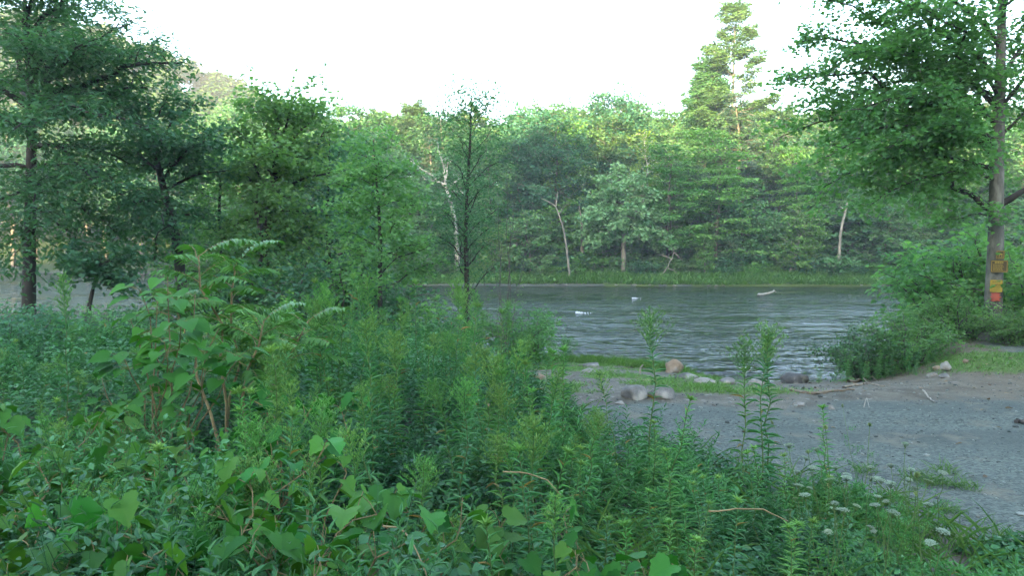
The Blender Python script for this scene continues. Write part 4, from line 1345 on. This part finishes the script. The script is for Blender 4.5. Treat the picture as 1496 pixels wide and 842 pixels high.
def edge_grass():
    r = np.random.default_rng(530)
    mb = MB()
    n = 26000
    Y = 2.8 + 6.5 * r.random(n); X = r.uniform(-.5, 4.6, n)
    t = thick(X, Y); c = fnoise(X + 7, Y, .45, 2)
    k = (r.random(n) < np.where(t > .5, .5, .9 * sstep(.01, .5, t)) * sstep(.38, .6, c)) | ((r.random(n) < .12) & (c > .63) & (Y < 5.5) & (X > 2.4))
    X, Y = X[k], Y[k]
    blades(mb, r, X, Y, .22 + .2 * r.random(len(X)), .009, 1.0)
    # scattered tufts on the gravel
    for q in range(16):
        px, py = r.uniform(1180, 1490), r.uniform(690, 830)
        p = gp(px, py, 0)
        m = 50
        blades(mb, r, p[0] + r.normal(0, .06, m), p[1] + r.normal(0, .06, m), .13, .008, 1.2)
    tag(mb.build('edge_grass', M['grass_dark'], None, False), 'thin grass sprouting along the thicket and gravel edge', kind='stuff')


edge_grass()


# ---------------------------------------------------------------- tall weeds (countable)
def weed_variant(seed, plume, H=1.4, bushy=1.):
    r = np.random.default_rng(seed)
    t = thing('weed_stalk', 'x', 'weed')
    s, l, pl = MB(), MB(), MB()
    sp = path((0, 0, -.02), (r.normal(0, .06), r.normal(0, .06), H), r, 9, 0, .012)
    tube(s, sp, np.linspace(.007, .0025, 9), 6)
    n = int(78 * bushy)
    tt = .12 + .86 * (np.arange(n) + r.random(n) * .5) / n
    az = np.arange(n) * 2.39996 + r.normal(0, .25, n)
    el = .12 + .8 * tt ** 1.5 + r.normal(0, .14, n)
    A = np.stack([np.cos(az) * np.cos(el), np.sin(az) * np.cos(el), np.sin(el)], -1)
    L = (.14 - .075 * tt ** 2) * r.uniform(.6, 1.2, n) * (r.random(n) > .07) + .004
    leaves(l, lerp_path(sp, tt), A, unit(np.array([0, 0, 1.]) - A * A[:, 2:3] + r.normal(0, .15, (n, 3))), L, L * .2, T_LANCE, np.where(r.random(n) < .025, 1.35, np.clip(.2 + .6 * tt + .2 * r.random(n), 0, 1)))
    if plume:
        m = 18 if plume == 1 else 30
        for k in range(m):
            tq = .80 + .2 * k / m
            q = lerp_path(sp, tq); a = k * 2.4 + r.uniform(-.4, .4)
            lp = (.2 if plume == 2 else .12) * (1.25 - (tq - .8) * 4) * r.uniform(.7, 1.2)
            e = q + lp * np.array([math.cos(a) * .7, math.sin(a) * .7, .8])
            p2 = path(q, e, r, 4, .05, .02)
            tube(pl, p2, np.linspace(.0022, .001, 4), 4)
            mm = 13
            u = r.uniform(.15, 1.05, mm); aa = r.uniform(0, 6.28, mm)
            A2 = np.stack([np.cos(aa) * .6, np.sin(aa) * .6, np.full(mm, .8)], -1)
            leaves(pl, lerp_path(p2, u), A2, unit(np.array([0, 0, 1.]) + r.normal(0, .5, (mm, 3))), .028 * r.uniform(.7, 1.3, mm), .007, T_DIA, r.random(mm))
    else:
        m = 26
        aa = np.arange(m) * 2.4
        el = r.uniform(.5, 1.45, m)
        A2 = np.stack([np.cos(aa) * np.cos(el), np.sin(aa) * np.cos(el), np.sin(el)], -1)
        leaves(pl, np.repeat(sp[-1:], m, 0) - np.array([0, 0, .03]), A2, unit(-A2 * A2[:, 2:3] + np.array([0, 0, 1.])), r.uniform(.04, .085, m), .014, T_LANCE, .5 + .5 * r.random(m))
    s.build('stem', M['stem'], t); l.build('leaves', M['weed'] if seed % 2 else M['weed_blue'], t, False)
    pl.build('flower_plume' if plume else 'leaf_tip', M['weed_top'], t, False)
    return t


weeds = [weed_variant(600 + i, pl, 1.4, b) for i, (pl, b) in enumerate(((1, 1.), (0, 1.), (2, 1.1), (0, 1.3), (1, .85), (2, .9), (0, .9)))]
used_w = set()


def put_weed(v, px, d, ytop, label, group=None):
    x = gx(px, d); z = gz1(x, d)
    h = at(px, ytop, d)[2] - z
    if v in used_w: o = copy_tree(weeds[v], label, group)
    else:
        o = weeds[v]; used_w.add(v); o['label'] = label
        if group: o['group'] = group
    s = h / 1.4
    o.location = (x, d, z - .01); o.rotation_euler = (rng.normal(0, .085), rng.normal(0, .085), rng.uniform(0, 6.28)); o.scale = (min(s, 1.05) ** .6,) * 2 + (s,)
    return o


for v, px, d, yt, lab in (
        (2, 957, 5.9, 462, 'tallest lone weed stalk with feathery tip, against the river and flat stones'),
        (4, 917, 5.9, 540, 'slim dark weed stalk left of the tallest lone one, seen against gravel'),
        (1, 968, 5.2, 572, 'bright fresh-leaved weed top just below the tallest lone stalk'),
        (5, 1090, 5.6, 505, 'left weed stalk of the plumed pair standing against the gravel'),
        (2, 1112, 5.5, 482, 'right and taller weed stalk of the plumed pair against the gravel'),
        (0, 1128, 5.8, 492, 'thin plumed weed just behind the pair on the gravel side'),
        (1, 800, 5.6, 512, 'leafy upright weed at the thicket edge beside the gravel'),
        (3, 820, 6.0, 505, 'bushy weed ending the tall thicket next to the gravel'),
        (0, 90, 6.0, 395, 'pale weed spike standing in front of the dark oak trunk'),
        (3, 215, 3.6, 635, 'bright weed top in front of the dark hollow under the big-leaved shrub'),
        (0, 452, 6.8, 428, 'tall pale weed spike left of centre rising over the thicket'),
        (5, 478, 7.2, 420, 'taller of the weed spikes next to the dark bush'),
        (4, 515, 6.6, 402, 'slender highest weed spike before the slim pointed tree')):
    put_weed(v, px, d, yt, lab)
k = 0
r = np.random.default_rng(640)
while k < 270:
    d = 2.9 + 8.5 * r.random() ** 1.1
    px = r.uniform(-60, 860)
    x = gx(px, d)
    if thick(x, d) < .6: continue
    # leave the dark hollows open
    if 215 < px < 345 and 4.5 < d < 7.5 or 580 < px < 650 and 4.2 < d < 6.4: continue
    base = np.interp(d, [2.9, 3.6, 4.6, 5.5, 7, 9, 11.5], [740, 660, 590, 540, 490, 462, 460])
    yt = base + r.normal(0, 34) + np.interp(px, [0, 200, 300, 450, 700, 860], [80, 85, 30, -12, 5, 50])
    h = at(px, yt, d)[2] - gz1(x, d)
    if h < .5 or h > 1.75: continue
    put_weed(int(r.integers(0, 7)), px, d, yt, 'green leafy weed stalk crowded in the roadside thicket', 'weed stalks of the thicket')
    k += 1
k = 0
while k < 26:
    d = 3.0 + 3.2 * r.random(); px = r.uniform(840, 1240); x = gx(px, d)
    if thick(x, d) < .75: continue
    yt = np.interp(d, [3, 4, 5, 6.2], [800, 720, 655, 615]) + r.normal(0, 22)
    h = at(px, yt, d)[2] - gz1(x, d)
    if h < .3: continue
    put_weed(int(r.choice([1, 3, 6])), px, d, yt, 'short green weed in the low cover beside the gravel', 'short weeds of the low cover')
    k += 1


for i in range(26):
    px, d = r.uniform(1195, 1400), r.uniform(13.2, 14.3)
    put_weed(int(r.choice([1, 3, 6])), px, d, 370 + 1068 * (CAMZ - gz1(gx(px, d), d) - r.uniform(.3, .75)) / d, 'small green weed at the foot of the bushes by the dark boulder', 'weeds at the foot of the bank bushes')


# ---------------------------------------------------------------- broad-leaved vines at the front
def vine_variant(seed, T, ll, nst, mat, name, W=.55, H=.75):
    r = np.random.default_rng(seed)
    t = thing(name, 'x', 'vine')
    s, l = MB(), MB()
    for k in range(nst):
        az = r.uniform(0, 6.28)
        e = np.array([math.cos(az) * W * r.uniform(.4, 1), math.sin(az) * W * r.uniform(.4, 1), H * r.uniform(.55, 1.1)])
        p = path((r.normal(0, .06), r.normal(0, .06), 0), e, r, 8, .18, .06)
        tube(s, p, np.linspace(.006, .002, 8), 5)
        n = r.integers(6, 10)
        tt = np.linspace(.35, 1, n) + r.normal(0, .03, n)
        q = lerp_path(p, tt)
        aa = r.uniform(0, 6.28, n)
        off = np.stack([np.cos(aa) * .05, np.sin(aa) * .05, r.uniform(.03, .09, n)], -1)
        for a_, b_ in zip(q, q + off): tube(s, np.array([a_, (a_ + b_) / 2 + (0, 0, .01), b_]), .0016, 4)
        A = np.stack([np.cos(aa), np.sin(aa), r.uniform(-.55, .15, n)], -1)
        L = ll * r.uniform(.6, 1.2, n)
        leaves(l, q + off, A, unit(np.array([0, -.25, 1.]) + r.normal(0, .35, (n, 3))), L, L * .98, T, r.random(n))
    s.build('stem', M['vine_stem'], t); l.build('leaves', mat, t, True)
    return t


vines = [vine_variant(700 + i, T_GRAPE, .105, 8, M['broad'], 'grape_vine') for i in range(3)]
used_v = set()
spots = [(30, 2.9, 745), (120, 2.75, 790), (75, 3.4, 690), (190, 3.0, 740), (290, 3.0, 690), (330, 2.8, 735), (250, 2.7, 800), (410, 2.7, 775), (420, 3.3, 700), (500, 2.75, 745), (350, 4.0, 640), (160, 4.0, 640), (40, 4.4, 590), (850, 3.0, 770), (700, 2.8, 800), (400, 4.8, 560), (-10, 3.4, 660)]
for i, (px, d, yt) in enumerate(spots):
    v = i % 3
    lab, grp = 'broad-leaved grape vine sprawling at the front of the thicket', 'grape vines at the front of the thicket'
    if v in used_v: o = copy_tree(vines[v], lab, grp)
    else: o = vines[v]; used_v.add(v); o['label'] = lab; o['group'] = grp
    x = gx(px, d); top = at(px, yt, d)[2]
    s = np.clip((top - gz1(x, d)) / .85, .5, 1.7)
    o.location = (x, d, gz1(x, d)); o.scale = (max(.8, s ** .5),) * 2 + (s,); o.rotation_euler = (0, 0, i * 1.9)


# bent straw-coloured stems
stick('arching straw-coloured dead stem in front of the thicket', [at(560, 770, 2.75), at(585, 772, 2.7), at(605, 795, 2.6), at(622, 835, 2.5), at(628, 870, 2.45)], .004, M['vine_stem'], 'dry_stalk', 'stalk', 31)
stick('thin tan stem lying level among the low leaves', [at(1035, 748, 3.3), at(1075, 744, 3.3), at(1115, 745, 3.2), at(1150, 762, 3.2)], .0045, M['vine_stem'], 'dry_stalk', 'stalk', 32)
stick('pale curved stem crossing the weeds at the thicket middle', [at(735, 690, 3.6), at(770, 692, 3.5), at(800, 702, 3.4), at(820, 725, 3.4)], .004, M['vine_stem'], 'dry_stalk', 'stalk', 33)


# ---------------------------------------------------------------- sumac and big-leaved shrub
def sumac():
    r = np.random.default_rng(800)
    d = 6.2
    x = gx(335, d); base = np.array((x, d, gz1(x, d)))
    t = thing('sumac_shrub', 'tall sumac shrub with feather-shaped bright leaves before the twin-stemmed tree', 'shrub', base)
    s, l = MB(), MB()
    tips = [(290, 375, 0, .0), (345, 385, .3, .2), (385, 470, -.2, .4), (450, 470, .3, .8), (255, 440, .5, -.5)]
    for (px, py, dd, _) in tips:
        e = at(px, py, d + dd) - base
        p = path(r.normal(0, .06, 3) * (1, 1, 0), e, r, 7, .05, .02)
        tube(s, p, np.linspace(.016, .007, 7), 6)
        for k in range(11):
            az = k * 2.39996 + r.uniform(-.3, .3); el = .55 - .05 * k + r.uniform(-.1, .2)
            q = lerp_path(p, 1 - .035 * k)
            L = r.uniform(.36, .55)
            dv = np.array([math.cos(az) * math.cos(el), math.sin(az) * math.cos(el), math.sin(el)])
            fp = path(q, q + dv * L + np.array([0, 0, -.1]), r, 6, .14, .01)
            tube(s, fp, np.linspace(.004, .0015, 6), 4)
            n = 12
            tt = np.linspace(.2, 1, n)
            P = lerp_path(fp, tt); side = unit(np.cross(dv, [0, 0, 1.]))
            for sg in (-1, 1):
                A = side * sg + dv * .45 + np.array([0, 0, -.25]) + r.normal(0, .08, (n, 3))
                ln = .135 * np.sin(.5 + 2.2 * (tt - .1)) * r.uniform(.85, 1.1, n)
                leaves(l, P, A, np.array([0, 0, 1.]) + 0 * A, ln, ln * .36, T_LANCE, np.clip(.4 + .5 * r.random(n), 0, 1))
    s.build('stems', M['vine_stem'], t); l.build('foliage', M['sumac'], t, False)


sumac()


def heart_shrub():
    r = np.random.default_rng(810)
    d = 5.4
    x = gx(232, d); base = np.array((x, d, gz1(x, d)))
    t = thing('broad_leaf_shrub', 'shrub with large heart-shaped yellow-green leaves stacked in front of the river', 'shrub', base)
    s, l = MB(), MB()
    for (px, py, dd) in ((245, 405, 0), (205, 425, -.1), (285, 430, .2), (190, 465, 0), (265, 470, -.4), (320, 480, .1), (240, 500, -.5), (180, 520, -.2), (300, 540, -.5), (350, 520, .1), (150, 560, .2), (230, 440, .4)):
        e = at(px, py, d + dd) - base
        p = path(r.normal(0, .05, 3) * (1, 1, 0), e, r, 7, .08, .03)
        tube(s, p, np.linspace(.01, .003, 7), 5)
        n = 11
        tt = 1 - .5 * r.random(n) ** 1.5
        aa = r.uniform(0, 6.28, n)
        q = lerp_path(p, tt); off = np.stack([np.cos(aa) * .1, np.sin(aa) * .1, r.uniform(0, .07, n)], -1)
        for a_, b_ in zip(q, q + off): tube(s, np.array([a_, (a_ + b_) / 2 + (0, 0, .012), b_]), .0018, 4)
        A = np.stack([np.cos(aa), np.sin(aa) - .3, r.uniform(-.5, .05, n)], -1)
        L = r.uniform(.09, .165, n)
        leaves(l, q + off, A, unit(np.array([0, -.15, 1.]) + r.normal(0, .22, (n, 3))), L, L * .92, T_HEART, np.clip((e[2] - 1.1) * .8 + .5 * r.random(n), 0, 1))
    s.build('stems', M['vine_stem'], t); l.build('foliage', M['broad'], t, True)


heart_shrub()


# ---------------------------------------------------------------- Queen Anne's lace
def lace_variant(seed, bud):
    r = np.random.default_rng(seed)
    t = thing('white_umbel_flower', 'x', 'wildflower')
    s, f = MB(), MB()
    H = 1.
    sp = path((0, 0, 0), (r.normal(0, .06), r.normal(0, .06), H), r, 7, 0, .015)
    tube(s, sp, np.linspace(.005, .0025, 7), 5)
    top = sp[-1]
    nr = 22; W = .014 if bud else .036
    for k in range(nr):
        a = k * 2.39996; q = math.sqrt((k + .5) / nr)
        e = top + np.array([math.cos(a) * W * q, math.sin(a) * W * q, (.05 if not bud else .04) - (.012 if not bud else .03) * q * q])
        tube(s, np.array([top, (top + e) / 2 + (0, 0, -.003), e]), .0009, 3)
        m = 9
        u = r.normal(0, 1, (m, 3)) * (.005, .005, .0015)
        aa = r.uniform(0, 6.28, m)
        leaves(f, e + u, np.stack([np.cos(aa), np.sin(aa), r.uniform(-.1, .3, m)], -1), unit(np.array([0, 0, 1.]) + r.normal(0, .2, (m, 3))), .011, .009, T_DIA, r.random(m))
    # ferny leaves
    lf = MB()
    for k in range(8):
        q = lerp_path(sp, .1 + .09 * k); a = k * 2.4
        dv = np.array([math.cos(a), math.sin(a), .35])
        n = 24; u = r.random(n)
        P = q + dv * (.02 + .14 * u)[:, None] + r.normal(0, .014, (n, 3))
        A = dv + r.normal(0, .7, (n, 3))
        leaves(lf, P, A, np.array([0, 0, 1.]) + 0 * P, .032, .008, T_DIA, r.random(n))
    s.build('stem', M['stem'], t); f.build('flower_head', M['umbel_bud' if bud else 'umbel'], t, False); lf.build('leaves', M['weed'], t, False)
    return t


laces = [lace_variant(900, False), lace_variant(901, False), lace_variant(902, True)]
used_l = set()
r = np.random.default_rng(910)
fl = [(int(r.uniform(1150, 1400)), int(r.uniform(690, 790)), int(r.integers(0, 2))) for _ in range(14)] + [(1148, 668, 0), (1188, 662, 0), (1238, 668, 1), (1283, 680, 0), (1308, 705, 0), (1318, 715, 1), (1288, 705, 0), (1302, 722, 1), (1200, 690, 0), (1242, 700, 1), (1262, 712, 0), (1340, 738, 0), (1345, 729, 1), (1225, 742, 0),
      (1330, 690, 0), (1379, 695, 1), (1215, 615, 2), (1226, 617, 2), (1272, 628, 2), (1215, 668, 2), (1262, 600, 2), (1340, 704, 2), (1368, 710, 2), (1330, 660, 0), (1355, 770, 0), (1275, 750, 1), (1230, 770, 0), (1170, 720, 1), (1150, 700, 0), (1185, 745, 0), (1310, 770, 1), (1260, 690, 1), (1295, 735, 0), (1322, 745, 1)]
for i, (px, py, v) in enumerate(fl):
    h = r.uniform(.45, .75) if v < 2 else r.uniform(.6, .85)
    d = (CAMZ - h) / ((py - 370) / FPX)
    while d > 6.0 and h < .95: h += .04; d = (CAMZ - h) / ((py - 370) / FPX)
    x = gx(px, d)
    lab, grp = ('green closed seed head on a thin stalk at the gravel edge', 'closed wildflower heads') if v == 2 else ('flat white lacy flower head beside the gravel', 'white lacy flowers')
    if v in used_l: o = copy_tree(laces[v], lab, grp)
    else: o = laces[v]; used_l.add(v); o['label'] = lab; o['group'] = grp
    o.location = (x, d, gz1(x, d)); sxy = r.uniform(.45, .85); o.scale = (sxy, sxy, h - gz1(x, d)); o.rotation_euler = (r.normal(0, .16), r.normal(0, .16), r.uniform(0, 6))
for vs, us in ((weeds, used_w), (vines, used_v), (laces, used_l)):
    for i, o in enumerate(vs):
        if i not in us:
            for ch in list(o.children): bpy.data.objects.remove(ch)
            bpy.data.objects.remove(o)

# ================================================================ LIGHT, SKY, CAMERA
HAZE = .0007
SUN_EL, SUN_AZ = 12.5, 196.0      # azimuth clockwise from +Y
wd = bpy.data.worlds.new('World'); sc.world = wd; wd.use_nodes = True
nt = wd.node_tree; nt.nodes.clear()
sky = nt.nodes.new('ShaderNodeTexSky'); sky.sky_type = 'NISHITA'; sky.sun_disc = False
sky.sun_elevation = R(SUN_EL); sky.sun_rotation = R(SUN_AZ)
sky.air_density = 1.0; sky.dust_density = 1.6; sky.ozone_density = 1.0
bg = nt.nodes.new('ShaderNodeBackground'); bg.inputs[1].default_value = .12
out = nt.nodes.new('ShaderNodeOutputWorld')
nt.links.new(sky.outputs[0], bg.inputs[0]); nt.links.new(bg.outputs[0], out.inputs[0])
sun = bpy.data.lights.new('sun', 'SUN'); sun.energy = 2.7; sun.angle = R(.5); sun.color = (1, .74, .36)
so = bpy.data.objects.new('sun', sun); col.objects.link(so)
sd = Vector((math.sin(R(SUN_AZ)) * math.cos(R(SUN_EL)), math.cos(R(SUN_AZ)) * math.cos(R(SUN_EL)), math.sin(R(SUN_EL))))
so.rotation_euler = sd.to_track_quat('Z', 'Y').to_euler(); so.location = (0, -20, 40)

hz = MB(); box(hz, (0, 130, 54), (758, 618, 116))
hm, hnt, hN = nodes_of('haze_air')
pv = hN('ShaderNodeVolumePrincipled'); pv.inputs['Color'].default_value = (.9, .95, 1, 1); pv.inputs['Density'].default_value = HAZE
ho = hN('ShaderNodeOutputMaterial'); hnt.links.new(pv.outputs[0], ho.inputs['Volume'])
if HAZE > 0: tag(hz.build('haze', hm, None, False), kind='stuff')

cam = bpy.data.cameras.new('camera'); co = bpy.data.objects.new('camera', cam); col.objects.link(co)
co.location = (0, 0, CAMZ); co.rotation_euler = (R(90) - PITCH, 0, 0)
cam.sensor_width = 36; cam.lens = 36 * FPX / 1496; cam.clip_end = 3000; cam.clip_start = .05
sc.camera = co
sc.view_settings.view_transform = 'Standard'; sc.view_settings.look = 'None'
sc.view_settings.exposure = 3.66; sc.view_settings.gamma = 1
cy = sc.cycles
cy.max_bounces = 7; cy.diffuse_bounces = 3; cy.glossy_bounces = 3; cy.transmission_bounces = 4; cy.transparent_max_bounces = 8; cy.volume_bounces = 0
cy.use_denoising = True; cy.use_adaptive_sampling = True; cy.adaptive_threshold = .02
cy.sample_clamp_indirect = 6; cy.caustics_reflective = False; cy.caustics_refractive = False
